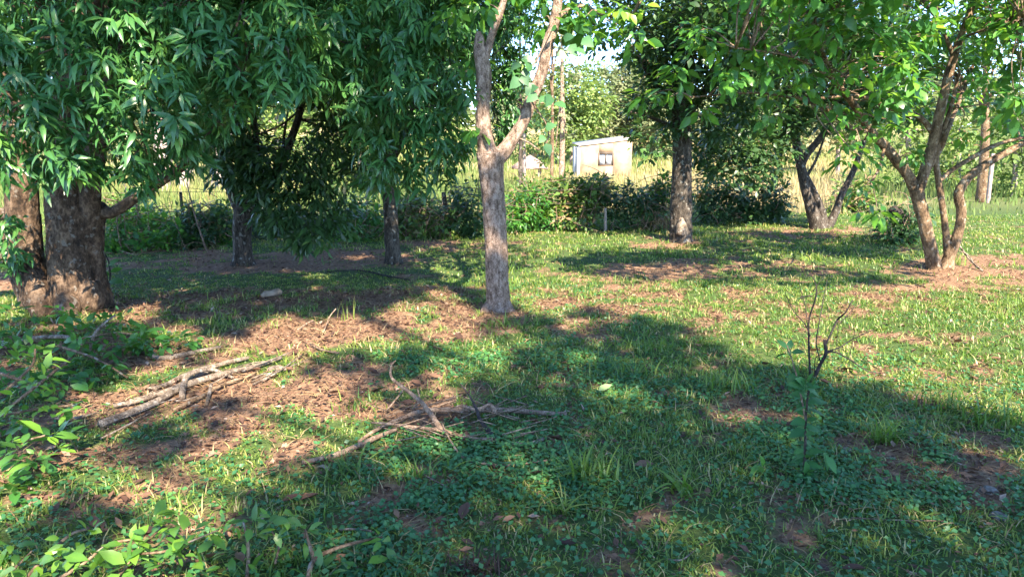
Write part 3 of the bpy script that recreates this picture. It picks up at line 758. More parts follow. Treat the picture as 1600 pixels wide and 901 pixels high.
SH3 = [(300,445),(520,440),(640,430),(660,445),(655,470),(640,476),(560,484),(480,492),(420,500),(330,530),(250,530)]
SUNNY += [(140,474,60,26),(40,465,50,14),(732,434,28,13),(490,412,32,9),(690,470,55,12),(560,468,20,5),(425,468,26,6),(300,470,20,5),(640,455,14,5)]
def shaded(x, y, z):
    px, py, f = project(x, y, z)
    px = px + 90 * (fbm(x * 1.7 + 5, y * 1.7 + 3, 3) - .45) + 60 * (fbm(x * 6 + 2, y * 6 + 9, 2) - .38); py = py + 60 * (fbm(x * 1.7 + 35, y * 1.7 + 23, 3) - .45) + 40 * (fbm(x * 6 + 32, y * 6 + 19, 2) - .38)
    py = np.where(f < 0.6, 1050, py); px = np.where(f < 0.6, 900, px)
    s = inpoly(px, py, FG) | inpoly(px, py, DL) | inpoly(px, py, L2) | inpoly(px, py, SH3)
    s |= (px < 880) & (py > 480) & (fbm(x * 2.6 + 60, y * 2.6 + 7, 3) > 0.585)
    s &= ~((py > 540) & (fbm(x * 2.6 + 13, y * 2.6 + 29, 2) > 0.50)) & ~((py > 500) & (fbm(x * 5.0 + 3, y * 5.0 + 9, 2) > 0.55))
    for cx, cy, rx, ry in SUNNY:
        s &= ~((((px - cx) / rx) ** 2 + ((py - cy) / ry) ** 2) < 1)
    return s
def shade_trees():
    n = 12000
    x = rng.uniform(-6.5, 7.5, n); y = rng.uniform(0.6, 12, n); z = gh(x, y)
    ok = shaded(x, y, z)
    T = np.stack([x, y, z], -1)[ok][:3300]
    h = rng.uniform(8.0, 10.5, len(T))
    Wl = np.vstack(WALL)
    Wl = Wl[Wl[:, 2] < 3.4]
    keep = fbm(Wl[:, 0] * 2.0, Wl[:, 2] * 2.0 + 3, 2) < 0.33
    Wl = Wl[keep]
    Wl = Wl[rng.choice(len(Wl), min(len(Wl), 600), replace=False)]
    hw = rng.uniform(8.0, 11.0, len(Wl))
    tr = np.array([P(778 + rng.normal(0, 9), py, 7.1) for py in list(rng.uniform(305, 368, 14)) + list(rng.uniform(446, 486, 24))])
    ht = rng.uniform(8, 10.0, len(tr))
    T = np.vstack([T, Wl, tr]); h = np.concatenate([h, hw, ht])
    C = T + SDIR[None] * ((h - T[:, 2]) / SDIR[2])[:, None]
    trunks = [(np.array([7.4, -7.0, 0.0]), 'tall tree standing behind the viewer to the right, shading the near grass'),
              (np.array([4.3, -5.0, 0.0]), 'tall tree standing behind the viewer to the left, shading the litchis')]
    near = np.argmin(np.stack([np.linalg.norm(C[:, :2] - t[0][:2], axis=1) for t in trunks]), 0)
    for k, (b, lab) in enumerate(trunks):
        b = b.copy(); b[2] = gh(b[0], b[1])
        root = thing('tall_tree', b, lab, 'tree')
        tube('trunk', [b - [0, 0, .1], b + [0, 0, 3], b + [.1, .1, 5.5], b + [.1, .2, 10.5]], [.34, .24, .17, .05], M['bark_grey'], root, b, seg=16)
        Ck = C[near == k]
        for j in rng.choice(len(Ck), 9, replace=False):
            e = Ck[j]; s = b + np.array([.1, .1, rng.uniform(4.5, 7)])
            tube('branch', [s, (s + e) / 2 + [0, 0, .25], e], [.045, .03, .012], M['bark_grey'], root, b, seg=8)
        A = unit(rng.normal(size=Ck.shape) + [0, 0, .5])
        crown(root, b, Ck, A, 13, 0.15, leaf_lo(0.26), M['broad'], spread=0.12, droop=0.3)
shade_trees()

# ================================================================== FAR SETTING
def frand(a, b):
    return float(rng.uniform(a, b))
# ---- tall grass of the field beyond the hedge
def blades(name, x, y, hgt, wid, tint, mat, lean=0.35, seg=3, z=None, parent=None, origin=(0,0,0), dirs=None, flat=None):
    n = len(x)
    if z is None: z = gh(x, y)
    a = rng.uniform(0, 2 * np.pi, n) if dirs is None else dirs
    l = lean * rng.uniform(0.2, 1.4, n) if flat is None else flat
    t = np.linspace(0, 1, seg + 1)
    bx, by = np.cos(a), np.sin(a)
    ws = np.clip(1 - t ** 1.6, 0, 1)
    px = x[:, None] + bx[:, None] * (hgt * l)[:, None] * (t ** 1.8)[None]
    py = y[:, None] + by[:, None] * (hgt * l)[:, None] * (t ** 1.8)[None]
    pz = z[:, None] + hgt[:, None] * (t - 0.32 * np.minimum(l, 1.8)[:, None] * t ** 2.4)
    sx, sy = -by[:, None] * wid[:, None] * ws[None], bx[:, None] * wid[:, None] * ws[None]
    tw = rng.uniform(-.4, .4, n)[:, None] * wid[:, None] * ws[None]
    Lp = np.stack([px - sx, py - sy, pz - tw], -1)[:, :-1]
    Rp = np.stack([px + sx, py + sy, pz + tw], -1)[:, :-1]
    tip = np.stack([px, py, pz], -1)[:, -1:]
    k = 2 * seg + 1
    V = np.concatenate([Lp, Rp, tip], 1) - np.asarray(origin)
    off = (np.arange(n) * k)[:, None, None]
    q = np.array([[i, seg + i, seg + i + 1, i + 1] for i in range(seg - 1)])
    tr = np.array([[seg - 1, 2 * seg - 1, 2 * seg]])
    me = mesh_from(name, V.reshape(-1, 3), (tr[None] + off).reshape(-1, 3), (q[None] + off).reshape(-1, 4), {'tint': np.repeat(tint, k)})
    return link(name, me, mat, parent)

def wedge(n, d0, d1, margin=1.12, power=1.0):
    """random points on the ground inside the view wedge, between two distances"""
    y = np.sqrt(rng.uniform(d0 ** 2, d1 ** 2, n)) if power == 1.0 else rng.uniform(d0, d1, n)
    x = rng.uniform(-1, 1, n) * (y * 0.70 * margin + 1.9)
    return x, y

def field():
    x, y = wedge(60000, 17.5, 80, 1.15, 0)
    k = (fbm(x * .12 + 3, y * .08 + 1, 3) - .45) * 1.6
    px = 800 + F * x / y
    gold = np.clip(0.55 + k + 0.32 * np.clip((px - 900) / 200, -1, 1), 0, 1)
    gold = np.where(px > 1330, gold * .35, gold)
    green_zone = (y < 20)
    tint = np.clip(gold * rng.uniform(.7, 1.2, len(x)), 0, 1)
    h = rng.uniform(.35, .85, len(x)) * np.where(px > 1360, np.where(y < 24, .3, .8), 1)
    keep = ~((px > 1330) & (y < 23) & (rng.random(len(x)) < .6))
    o = blades('field_grass', x[keep], y[keep], h[keep], (0.008 + 0.0006 * y)[keep], tint[keep], M['field'], .4, 2)
    tag(o, 'tall golden and green grass of the open field beyond the hedge', 'grass', kind='stuff')
field()

def mass(root, o, blobs, dens, per, length, mat, tmpl=None, shell=.85, name='crown', **kw):
    C, A = blob_points(blobs, dens, shell)
    kw.setdefault('spread', length * 1.6); kw.setdefault('droop', .3)
    return crown(root, o, C, A, per, length, tmpl or leaf_lo(.3), mat, name=name, **kw)

def far_tree(px, D, blobs, mat, label, trunk_w=8, top=60, length=.28, dens=3.0, per=9, name='background_tree', bark='bark_far', tmpl=None):
    b = P(px, 250, D); b[2] = gh(b[0], b[1])
    root = thing(name, b, label, 'tree')
    tp = P(px, top, D)
    r = trunk_w * .5 / F * D
    tube('trunk', [b - [0, 0, .2], (b * .6 + tp * .4) + [r * .6, 0, 0], tp], [r * 1.15, r, r * .4], M[bark], root, b, seg=12)
    for k in range(4):
        bl = blobs[k % len(blobs)]
        e = P(bl[0], bl[1], bl[2] if bl[2] else D)
        s = b * .45 + tp * .55 + [0, 0, frand(-.3, .6)]
        tube('branch', [s, (s + e) / 2 + [0, 0, .2], e], [r * .5, r * .35, r * .12], M[bark], root, b, seg=6)
    bb = px_blobs([(q[0], q[1], q[2] or D) + tuple(q[3:]) for q in blobs])
    mass(root, b, bb, dens, per, length, M[mat], tmpl)
    return root

D0 = None
far_tree(893, 58, [(895,150,D0,42),(870,185,D0,34),(925,165,D0,36),(905,205,D0,34),(880,125,D0,22)], 'far', 'bright yellow-green tree rising behind the white shed, left part of the woodland', 6, 120, .34, 3)
far_tree(1012, 85, [(1010,120,D0,30),(990,105,D0,18),(1030,150,D0,34),(960,120,D0,18),(925,115,D0,20)], 'far', 'tallest pale green tree on the far slope right of the sky gap', 5, 100, .42, 3)
far_tree(972, 66, [(965,140,D0,36),(1000,170,D0,38),(955,190,D0,34),(990,210,D0,34),(985,130,D0,18)], 'farol', 'grey-green tree rising behind the right end of the white shed', 6, 120, .36, 3)
far_tree(940, 78, [(940,175,D0,40),(930,215,D0,34),(970,225,D0,30),(900,235,D0,34)], 'far', 'lighter low tree in the far woodland directly above the shed roof', 5, 150, .36, 3)
far_tree(818, 30, [(812,205,D0,26),(832,165,D0,20),(836,215,D0,24),(806,235,D0,16),(850,240,D0,18)], 'hedge', 'small dark leafy tree beyond the hedge, seen in the fork of the pale tree', 5, 170, .16, 5, 10)
far_tree(1065, 62, [(1040,180,D0,44),(1090,160,D0,50),(1050,220,D0,34),(1120,200,D0,44),(1030,130,D0,26)], 'farol', 'olive tree of the far woodland behind the stout trunk', 6, 120, .36, 2.5)
far_tree(1190, 60, [(1180,170,D0,52),(1230,190,D0,44),(1150,215,D0,36),(1240,140,D0,40),(1200,110,D0,36)], 'far', 'light green tree of the far woodland above the golden field', 6, 120, .36, 2.5)
far_tree(1310, 48, [(1300,150,D0,56),(1340,190,D0,46),(1270,200,D0,40),(1360,130,D0,44),(1310,90,D0,40)], 'farol', 'broad olive tree beyond the field, behind the dark twin-stemmed tree', 7, 110, .30, 3)
far_tree(1420, 30, [(1400,200,D0,50),(1440,160,D0,50),(1470,220,D0,44),(1400,260,D0,40),(1450,270,D0,36),(1420,110,D0,44)], 'far', 'light green bushy tree seen between the limbs of the brown branching tree', 8, 110, .20, 4)
far_tree(1540, 22.5, [(1510,110,D0,44),(1560,90,D0,50),(1590,140,D0,40),(1490,160,D0,30),(1540,40,D0,50)], 'farol', 'straight pinkish-brown trunk on the sunny lawn near the right edge', 13, 60, .15, 5, bark='bark_brown')
far_tree(1590, 26, [(1580,230,D0,44),(1600,270,D0,40),(1560,200,D0,36),(1620,200,D0,50),(1575,290,D0,24),(1600,150,D0,50)], 'far', 'bright sunlit bush-like tree at the far right edge', 8, 160, .18, 5)
far_tree(1500, 32, [(1500,230,D0,40),(1480,280,D0,30),(1520,260,D0,34),(1500,190,D0,36)], 'hedge', 'darker green tree behind the straight pinkish trunk', 7, 180, .20, 4)
far_tree(430, 40, [(430,160,D0,44),(470,190,D0,40),(400,190,D0,36),(500,150,D0,40),(450,230,D0,26)], 'far', 'sunlit yellow-green tree glimpsed through the gap above the dark litchi', 6, 120, .28, 3)
far_tree(560, 46, [(560,190,D0,46),(600,160,D0,46),(530,230,D0,30),(640,200,D0,44),(690,190,D0,46)], 'far', 'sunlit tree far beyond the slim straight trunk', 6, 120, .30, 3)
far_tree(120, 38, [(100,180,D0,60),(170,200,D0,50),(60,220,D0,50),(20,190,D0,60),(210,170,D0,44)], 'farol', 'sunlit olive tree far behind the huge old litchi', 7, 110, .28, 3)
far_tree(300, 50, [(280,190,D0,50),(330,210,D0,40),(240,200,D0,40),(310,150,D0,44)], 'farol', 'olive tree far away behind the pale broad trunks', 5, 120, .30, 3)
far_tree(812, 21, [(800,60,D0,28),(812,110,D0,28),(800,150,D0,26),(825,30,D0,26),(835,190,D0,22),(840,70,D0,16),(838,120,D0,14),(832,155,D0,18)], 'dark', 'tall dark tree seen through the fork of the pale tree', 6, 20, .13, 8, 10, bark='bark_grey')
# slender pair in front of the woodland
far_tree(862, 25, [(866,40,D0,20),(850,20,D0,18),(872,75,D0,12),(866,120,D0,10)], 'farol', 'thinner of two slender pale trunks left of the white shed', 5, 30, .16, 5, bark='bark_brown')
far_tree(877, 27, [(876,200,D0,9),(880,175,D0,10),(868,235,D0,8),(886,215,D0,8),(885,95,D0,20),(900,70,D0,16),(880,60,D0,18),(892,120,D0,16),(876,150,D0,12),(905,110,D0,10)], 'farol', 'thicker of two slender pinkish trunks left of the white shed', 8, 40, .16, 5, bark='bark_pale')
# broad pale trunks glimpsed under the big litchi
for k, (px, wd, lab) in enumerate([(244, 27, 'broad sunlit pale trunk, leftmost of three beyond the left hedge'), (282, 16, 'middle and thinnest of three broad pale trunks beyond the left hedge'), (338, 25, 'broad pale pinkish trunk just left of the dark litchi stem, beyond the hedge')]):
    far_tree(px, 27, [(px - 10, 120, D0, 40), (px + 24, 90, D0, 44), (px, 50, D0, 40)], 'farol', lab, wd, 60, .2, 3, name='gum_tree')

# a low green wall of far woodland closes the horizon
def far_wood():
    n = 200
    xs = rng.uniform(-130, 130, n); ys = rng.uniform(95, 130, n)
    C = []; A = []
    blobs = [((xs[i], ys[i], gh(xs[i], ys[i]) + 1.5 + frand(0, 2.0)), (frand(2.5, 4.5),) * 2 + (frand(2, 3.4),)) for i in range(n)]
    C, A = blob_points(blobs, .5, .95)
    pos, R, S, tint = cluster_leaves(C, A, 4, .95, spread=1.2, droop=.3)
    o = scatter('far_wood', leaf_lo(.4), pos, R, S, tint, M['farol'])
    tag(o, 'hazy green woodland on the rising ground at the horizon', 'woodland', kind='stuff')
far_wood()

# ---- white shed
def box_arr(x0, x1, y0, y1, z0, z1):
    V = np.array([[x, y, z] for z in (z0, z1) for y in (y0, y1) for x in (x0, x1)], float)
    q = np.array([[0,2,3,1],[4,5,7,6],[0,1,5,4],[1,3,7,5],[3,2,6,7],[2,0,4,6]])
    return V, q
def boxes(name, specs, mat, parent=None):
    Vs, Qs = [], []; off = 0
    for s in specs:
        V, q = box_arr(*s); Vs.append(V); Qs.append(q + off); off += 8
    return link(name, mesh_from(name, np.vstack(Vs), None, np.vstack(Qs)), mat, parent)
M['plaster'] = plain_mat('white_plaster', (0.40, 0.295, 0.20), .85, (0.25, 0.16, 0.10), 1.8, .1)  # darker patches: stains plus leaf shadow painted into the plaster
M['plaster_shade'] = plain_mat('shaded_plaster', (0.62, 0.62, 0.62), .9, (0.48, 0.48, 0.48), 3)  # side turned from the sun, its shade put in as grey
M['roof'] = plain_mat('roof_sheet', (0.60, 0.57, 0.53), .6, (0.48, 0.44, 0.40), 3, .1)
M['frame'] = plain_mat('window_frame', (0.10, 0.075, 0.06), .6)
M['brick'] = plain_mat('brick_red', (0.45, 0.36, 0.32), .9)
def glass():
    m, t, b = new_mat('window_glass')
    b.inputs['Base Color'].default_value = (0.55, 0.58, 0.62, 1); b.inputs['Roughness'].default_value = .08
    return m
M['glass'] = glass()
def shed():
    a = P(906, 250, 44.0); a[2] = gh(a[0], a[1])
    root = thing('shed', a, 'small white plastered shed with sloping roof and one window beyond the hedge', 'shed')
    root.rotation_euler = (0, 0, math.radians(3.5))
    W, Dp = 3.08, 3.0
    hl, hr = 2.02, 2.40
    # front wall with window hole, as ring of quads
    wx0, wx1, wz0, wz1 = 1.12, 1.95, .95, 1.62
    def topz(x): return hl + (hr - hl) * x / W
    def wall(name, xs, y0, y1, mat):
        Vs, Qs, off = [], [], 0
        for (x0, x1, z0, z1a, z1b) in xs:
            V, q = box_arr(x0, x1, y0, y1, z0, 1)
            V[4:, 2] = [z1a, z1b, z1a, z1b]
            Vs.append(V); Qs.append(q + off); off += 8
        return link(name, mesh_from(name, np.vstack(Vs), None, np.vstack(Qs)), mat, root)
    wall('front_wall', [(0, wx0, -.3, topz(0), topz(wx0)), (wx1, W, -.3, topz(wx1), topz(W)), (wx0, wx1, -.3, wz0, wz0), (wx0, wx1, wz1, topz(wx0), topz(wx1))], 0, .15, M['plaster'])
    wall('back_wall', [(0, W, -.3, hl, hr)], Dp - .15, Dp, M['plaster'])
    boxes('side_wall', [(.003, .15, .153, 1.0, -.3, hl - .02), (.003, .15, 1.8, Dp - .153, -.3, hl - .02), (.003, .15, 1.0, 1.8, 1.9, hl - .02)], M['plaster_shade'], root)
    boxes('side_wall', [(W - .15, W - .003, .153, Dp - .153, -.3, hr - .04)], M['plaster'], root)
    boxes('door', [(.05, .10, 1.003, 1.797, -.3, 1.897)], M['frame'], root)
    boxes('corner_strip', [(-.16, -.004, -.05, .22, -.3, hl - .1)], M['plaster_shade'], root)  # strip in the painted shade grey of the side wall
    # sloping roof slab
    V, q = box_arr(-.04, W + .04, -.06, Dp + .06, 0, .07)
    V[:, 2] += hl + .02 + (hr - hl) * V[:, 0] / W
    V[:, 2] += .16 * (V[:, 1] > 1)
    link('roof', mesh_from('roof', V, None, q), M['roof'], root)
    for k, (x0, x1) in enumerate([(1.75, 2.25), (2.5, 2.95)]):
        V, q = box_arr(x0, x1, -.1, .15, .125, .21)
        V[:, 2] += hl + .02 + (hr - hl) * V[:, 0] / W
        link('brick', mesh_from('brick', V, None, q), M['brick'], root)
    t = .055
    win = boxes('window', [(wx0 - .04, wx0 + t, -.02, .10, wz0 - .04, wz1 + .04), (wx1 - t, wx1 + .04, -.02, .10, wz0 - .04, wz1 + .04), (wx0 + t, wx1 - t, -.02, .10, wz0 - .04, wz0 + t), (wx0 + t, wx1 - t, -.02, .10, wz1 - t, wz1 + .04)], M['frame'], root)
    mx = (wx0 + wx1) / 2
    boxes('mullion', [(mx - .03, mx + .03, -.015, .09, wz0 + t, wz1 - t)], M['frame'], win)
    boxes('pane', [(wx0 + t, mx - .03, .05, .06, wz0 + t, wz1 - t)], M['glass'], win)
    boxes('pane', [(mx + .03, wx1 - t, .05, .06, wz0 + t, wz1 - t)], M['glass'], win)
shed()

# ---- low thatched shelter left of the shed
def shelter():
    c = P(828, 255, 40.0); c[2] = gh(c[0], c[1])
    root = thing('thatched_shelter', c, 'low round shelter with pinkish thatched roof left of the white shed', 'shelter')
    M['thatch'] = plain_mat('thatch', (0.36, 0.255, 0.21), .95, (0.20, 0.13, 0.105), 14, .6)
    ez, tz, R = .86, 1.55, 1.0
    seg = 28
    V = [[0, 0, tz]]
    for r_, z_, j in ((.35, tz - .20, .0), (.7, tz - .45, .02), (R, ez, .05), (R - .05, ez - .07, .05), (.1, ez + .15, 0)):
        for i in range(seg):
            a = 2 * math.pi * i / seg
            V.append([(r_ + frand(-j, j)) * math.cos(a), (r_ + frand(-j, j)) * math.sin(a), z_ + frand(-j, j)])
    T = [[0, 1 + i, 1 + (i + 1) % seg] for i in range(seg)]
    Q = [[1 + k * seg + i, 1 + (k + 1) * seg + i, 1 + (k + 1) * seg + (i + 1) % seg, 1 + k * seg + (i + 1) % seg] for k in range(4) for i in range(seg)]
    link('thatch_roof', mesh_from('thatch_roof', np.array(V), T, Q, None, True), M['thatch'], root)
    for a in (.6, 2.2, 3.8, 5.4):
        x, y = .72 * math.cos(a), .72 * math.sin(a)
        tube('post', [(x, y, -.2), (x, y, .5), (x, y, 1.0)], [.05, .045, .04], M['bark_far'], root, seg=8)
shelter()

# ================================================================== HEDGE AND FENCE
def shrub(blobs, label, mat='hedge', length=.11, dens=34, per=10, stems=5, name='shrub', tmpl=None, cat='shrub', **kw):
    bb = px_blobs(blobs)
    c = np.mean([b[0] for b in bb], 0)
    b = np.array([c[0], c[1], gh(c[0], c[1])])
    root = thing(name, b, label, cat)
    mass(root, b, bb, dens, per, length, M[mat], tmpl or L_MIDB, .7, 'foliage', spread=.13, **kw)
    sp = []
    for k in range(26):
        q = bb[k % len(bb)]
        c0 = q[0] + rng.normal(size=3) * np.array(q[1]) * .6; c0[2] = max(c0[2], gh(c0[0], c0[1]) + .02)
        e = c0 + rng.normal(size=3) * [.3, .15, .22]
        sp.append(([c0, (c0 + e) / 2 + rng.normal(size=3) * .07, e], [.007, .006, .003]))
    tubes('dead_twigs', sp, M['twig'], root, b)
    for k in range(stems):
        q = bb[k % len(bb)]
        e = q[0] + rng.normal(size=3) * .15
        s = np.array([q[0][0] + frand(-.15, .15), q[0][1] + .1, 0]); s[2] = gh(s[0], s[1]) - .05
        tube('stem', [s, (s + e) / 2 + rng.normal(size=3) * .06, e + [0, 0, .15]], [.018, .013, .005], M['twig'], root, b, seg=6)
    return root
shrub([(170,370,11.4,26),(200,345,11.6,24),(175,395,11.2,20)], 'bright green shrub just right of the huge litchi trunk', 'broad', .10)
shrub([(205,318,12.6,18),(225,335,12.4,22),(190,340,12.4,16)], 'taller bright shrub in the left hedge below the long litchi limb', 'broad', .10)
shrub([(240,355,11.8,26),(265,375,11.6,24),(225,385,11.4,18)], 'low mixed shrub with dry leaves in the left hedge below the pale trunks', 'broad')
shrub([(300,345,12.2,26),(320,370,12,28),(285,385,11.6,22),(340,350,12.2,22)], 'dense dark shrub in front of the thin middle pale trunk', 'dark', .10)
shrub([(350,375,12.4,22),(365,395,12,14),(345,345,12.6,18)], 'yellow-green shrub at the left foot of the dark litchi', 'broad', .09)
shrub([(415,345,13.5,30),(440,370,13,26),(470,350,13.6,28)], 'shaded shrub behind the dark litchi trunk', 'dark', .10)
shrub([(545,345,13,26),(560,370,12.6,22),(585,340,13,22),(520,370,12.8,22)], 'leafy shrub beside the short fence post left of the slim straight trunk', 'broad')
shrub([(640,330,13.2,20),(665,350,13,20),(630,365,12.8,18),(690,345,13,18)], 'tangled shrub with dead twigs right of the slim straight trunk', 'hedge', .10, 22)
shrub([(735,310,13.4,26),(720,345,13.2,26),(745,350,13,22),(705,325,13.4,18)], 'tall dark green shrub left of the pale forked tree', 'dark', .10)
shrub([(815,330,13.8,30),(840,305,14,26),(805,350,13.6,18),(850,345,13.8,22)], 'yellow-green bush right of the pale forked tree', 'broad', .09)
shrub([(885,310,14.2,30),(910,335,14,26),(875,345,13.9,20),(925,300,14.2,24)], 'mixed green and rusty bush in front of the white shed')
shrub([(960,320,14.2,26),(990,310,14.2,26),(975,345,14,18),(1010,330,14.2,22),(1030,315,14.3,22)], 'sagging vine-covered hedge heap left of the stout trunk', 'dark', .09)
shrub([(1020,345,14.1,16),(1000,352,14,10),(1040,335,14.3,14)], 'straw-coloured dry brush against the stout trunk', 'straw', .14, 30, tmpl=leaf_lo(.06), droop=1.0)
shrub([(1045,290,14.6,16),(1030,300,14.5,12)], 'small bright shrub rising just left of the stout trunk', 'broad', .10)
shrub([(1110,310,15.6,30),(1150,305,15.6,32),(1190,310,15.6,32),(1220,315,15.6,24),(1120,335,15.4,18),(1170,335,15.4,18),(1210,335,15.4,16)], 'long dark shaded bush between the stout trunk and the twin-stemmed tree', 'dark', .11)
shrub([(1105,275,16,16),(1095,295,15.8,16)], 'thin upright shrub just right of the stout trunk', 'hedge', .10, 22)
shrub([(1330,300,18.5,26),(1355,315,18,20),(1310,320,17.8,16)], 'light green shrub behind the twin-stemmed tree', 'hedge', .12)
shrub([(1400,345,12.4,28),(1420,365,12.2,22),(1385,365,12.2,18),(1430,335,12.4,18)], 'dark low shrub behind the foot of the brown branching tree', 'dark', .10)
for x0, x1, y0, D, lab, mt in [(785, 1050, 318, 14.4, 'long tangled hedge of green and rusty leaves below the white shed', 'hedge'), (530, 750, 338, 13.6, 'tangled hedge between the slim straight trunk and the pale forked tree', 'hedge'), (165, 370, 356, 12.4, 'tangled hedge under the pale broad trunks at the left', 'hedge')]:
    bl = []
    for k in range(26):
        x = frand(x0, x1); q = frand(0, 1)
        bl.append((x, y0 + frand(-26, 14), D + frand(-.2, .6), frand(11, 22)))
    shrub(bl, lab, mt, .10, 34, 10, 12, 'hedge', cat='hedge')
# dark stump in that shrub
def stump():
    b = G(1415, 372); D = b[1]
    p, r = px_path([(1412, 374, 30, 12.6), (1408, 350, 24, 12.5), (1402, 335, 22, 12.5), (1396, 328, 14, 12.4)], 12.5)
    o = tube('tree_stump', p, r, M['twig_dark'], seg=14, rough=.2, flute=.1)
    tag(o, 'blackened leaning stump in the dark shrub behind the brown branching tree', 'stump')
stump()
# fence
for k, (px, y0, y1, D, lab) in enumerate([(527, 314, 372, 13.6, 'short dark wooden fence post in the gap beside the dark litchi'), (282, 300, 392, 13.0, 'thin brown fence post standing in the left hedge'),
                                          (693, 300, 372, 13.4, 'mossy slanting post right of the slim straight trunk'), (312, 320, 345, 14.5, 'small distant stake left of the pinkish pale trunk'),
                                          (946, 325, 362, 13.9, 'pale short post in the vine-covered hedge heap'), (1552, 240, 318, 22, 'slim grey pole beside the straight pinkish trunk')]):
    t = P(px, y0, D); b = t.copy(); b[2] = gh(b[0], b[1]) - .1; b[0] += (.10 if k == 2 else .01)
    rr = [.045, .03, .045, .022, .03, .06][k]
    tag(tube('fence_post', [b, (b + t) / 2, t], [rr, rr * .95, rr * .9], M['bark_grey' if k not in (4, 5) else 'bark_far'], seg=8, rough=.08), lab, 'post')
M['wire'] = plain_mat('rusty_wire', (0.10, 0.08, 0.07), .6)
for k, z in enumerate((.55, .8)):
    pts = [np.array([P(px, 330, D)[0], D, z + s]) for px, D, s in ((150, 12.6, 0), (282, 13.0, 0), (400, 13.3, -.02), (527, 13.6, 0), (610, 13.5, -.02), (695, 13.4, 0), (820, 13.7, -.02), (946, 13.9, 0), (1080, 14.6, 0))]
    tag(tube('fence_wire', pts, [.004] * len(pts), M['wire'], seg=4), ['lower rusty fence wire strung through the hedge', 'upper rusty fence wire strung through the hedge'][k], 'wire')
# leaning bare sapling stick at left hedge
p, r = px_path([(325, 398, 3, 11.2), (312, 360, 2.5, 11.4), (300, 320, 2, 11.6), (292, 285, 1.5, 11.8)], 11)
tag(tube('thin_stick', p, r, M['twig'], seg=6), 'thin bare stick leaning in front of the left hedge', 'stick')

# ================================================================== GROUND COVER
def lawn():
    specs = [(2.2, 5.0, 70000, .05, .0032), (5.0, 9.0, 100000, .055, .0044), (9.0, 17.5, 100000, .065, .0072)]
    X, Y, Hh, Wd, T = [], [], [], [], []
    for d0, d1, n, h, wd in specs:
        # tufted: parent points with children
        m = n // 7
        cx, cy = wedge(m, d0, d1)
        k = rng.integers(0, m, n)
        sp = np.where(d0 < 9, .035, .06)
        x = cx[k] + rng.normal(0, sp, n); y = cy[k] + rng.normal(0, sp, n)
        b = bare(x, y)
        keep = rng.random(n) > b * 1.6 - .2
        big = rng.random(m) ** 3
        px, py, f = project(x, y, np.zeros(n))
        tall = .55 + 1.5 * big[k] * (fbm(x * .8 + 50, y * .8, 3) * 1.6)
        hh = h * tall * rng.uniform(.6, 1.3, n) * np.where((py > 395) & (px < 700) & (py < 460), .5, 1) * np.where((px < 900) & (py > 590) & (py < 740), .65, 1)
        ct = rng.random(m)
        dry = fbm(x * .7 + 11, y * .7 + 2, 3)
        tt = (.1 + .35 * ct[k] + .35 * rng.random(n) + .5 * (dry - .45))
        tt = np.where(rng.random(n) < .10 + .25 * b, rng.uniform(.85, 1, n), tt.clip(0, .84))
        X.append(x[keep]); Y.append(y[keep]); Hh.append(hh[keep]); Wd.append((wd * rng.uniform(.7, 1.4, n))[keep]); T.append(tt[keep])
    x, y, h, wd, t = map(np.concatenate, (X, Y, Hh, Wd, T))
    a = y < 5.6
    o = blades('grass', x[a], y[a], h[a], wd[a], t[a], M['grass'], 1.15, 3)
    tag(o, 'patchy green grass over the near orchard floor', 'grass', kind='stuff')
    a = ~a
    o = blades('lawn_grass', x[a], y[a], h[a], wd[a], t[a], M['grass'], 1.0, 2)
    tag(o, 'short bright lawn grass between the near shade and the hedge', 'grass', kind='stuff')
lawn()

def ground_cover():
    n = 240000
    y = 2.2 + 6.5 * rng.random(n) ** 1.35
    x = rng.uniform(-1, 1, n) * (y * .72 + 1.7)
    b = bare(x, y); px, py, f = project(x, y, np.zeros(n))
    patch = fbm(x * 1.1 + 21, y * 1.1 + 4, 4)
    dens = np.clip((patch - .33) * 5, 0.12, 1) * np.clip(1.25 - 1.9 * b, 0, 1) * np.clip(.2 + (px - 450) / 250, .2, 1) * np.where(y > 5.5, .3, 1) * np.where((px > 1000) & (py < 600), .3, 1)
    keep = rng.random(n) < dens
    x, y = x[keep], y[keep]; n = len(x)
    z = gh(x, y) + rng.uniform(.008, .05, n)
    d = unit(np.stack([rng.normal(size=n), rng.normal(size=n), rng.normal(0, .25, n)], -1))
    up = unit(np.stack([rng.normal(0, .45, n), rng.normal(-.25, .45, n), np.ones(n)], -1))
    S = rng.uniform(.013, .036, n)
    tint = np.clip(.15 + .5 * rng.random(n) + .8 * (fbm(x * 2, y * 2 + 7, 3) - .45), 0, 1)
    o = scatter('ground_cover', leaf_mid(.36), np.stack([x, y, z], -1), frames(d, up), S, tint, M['cover'])
    tag(o, 'low carpet of small round-leaved weeds in the shaded foreground', 'weeds', kind='stuff')
ground_cover()

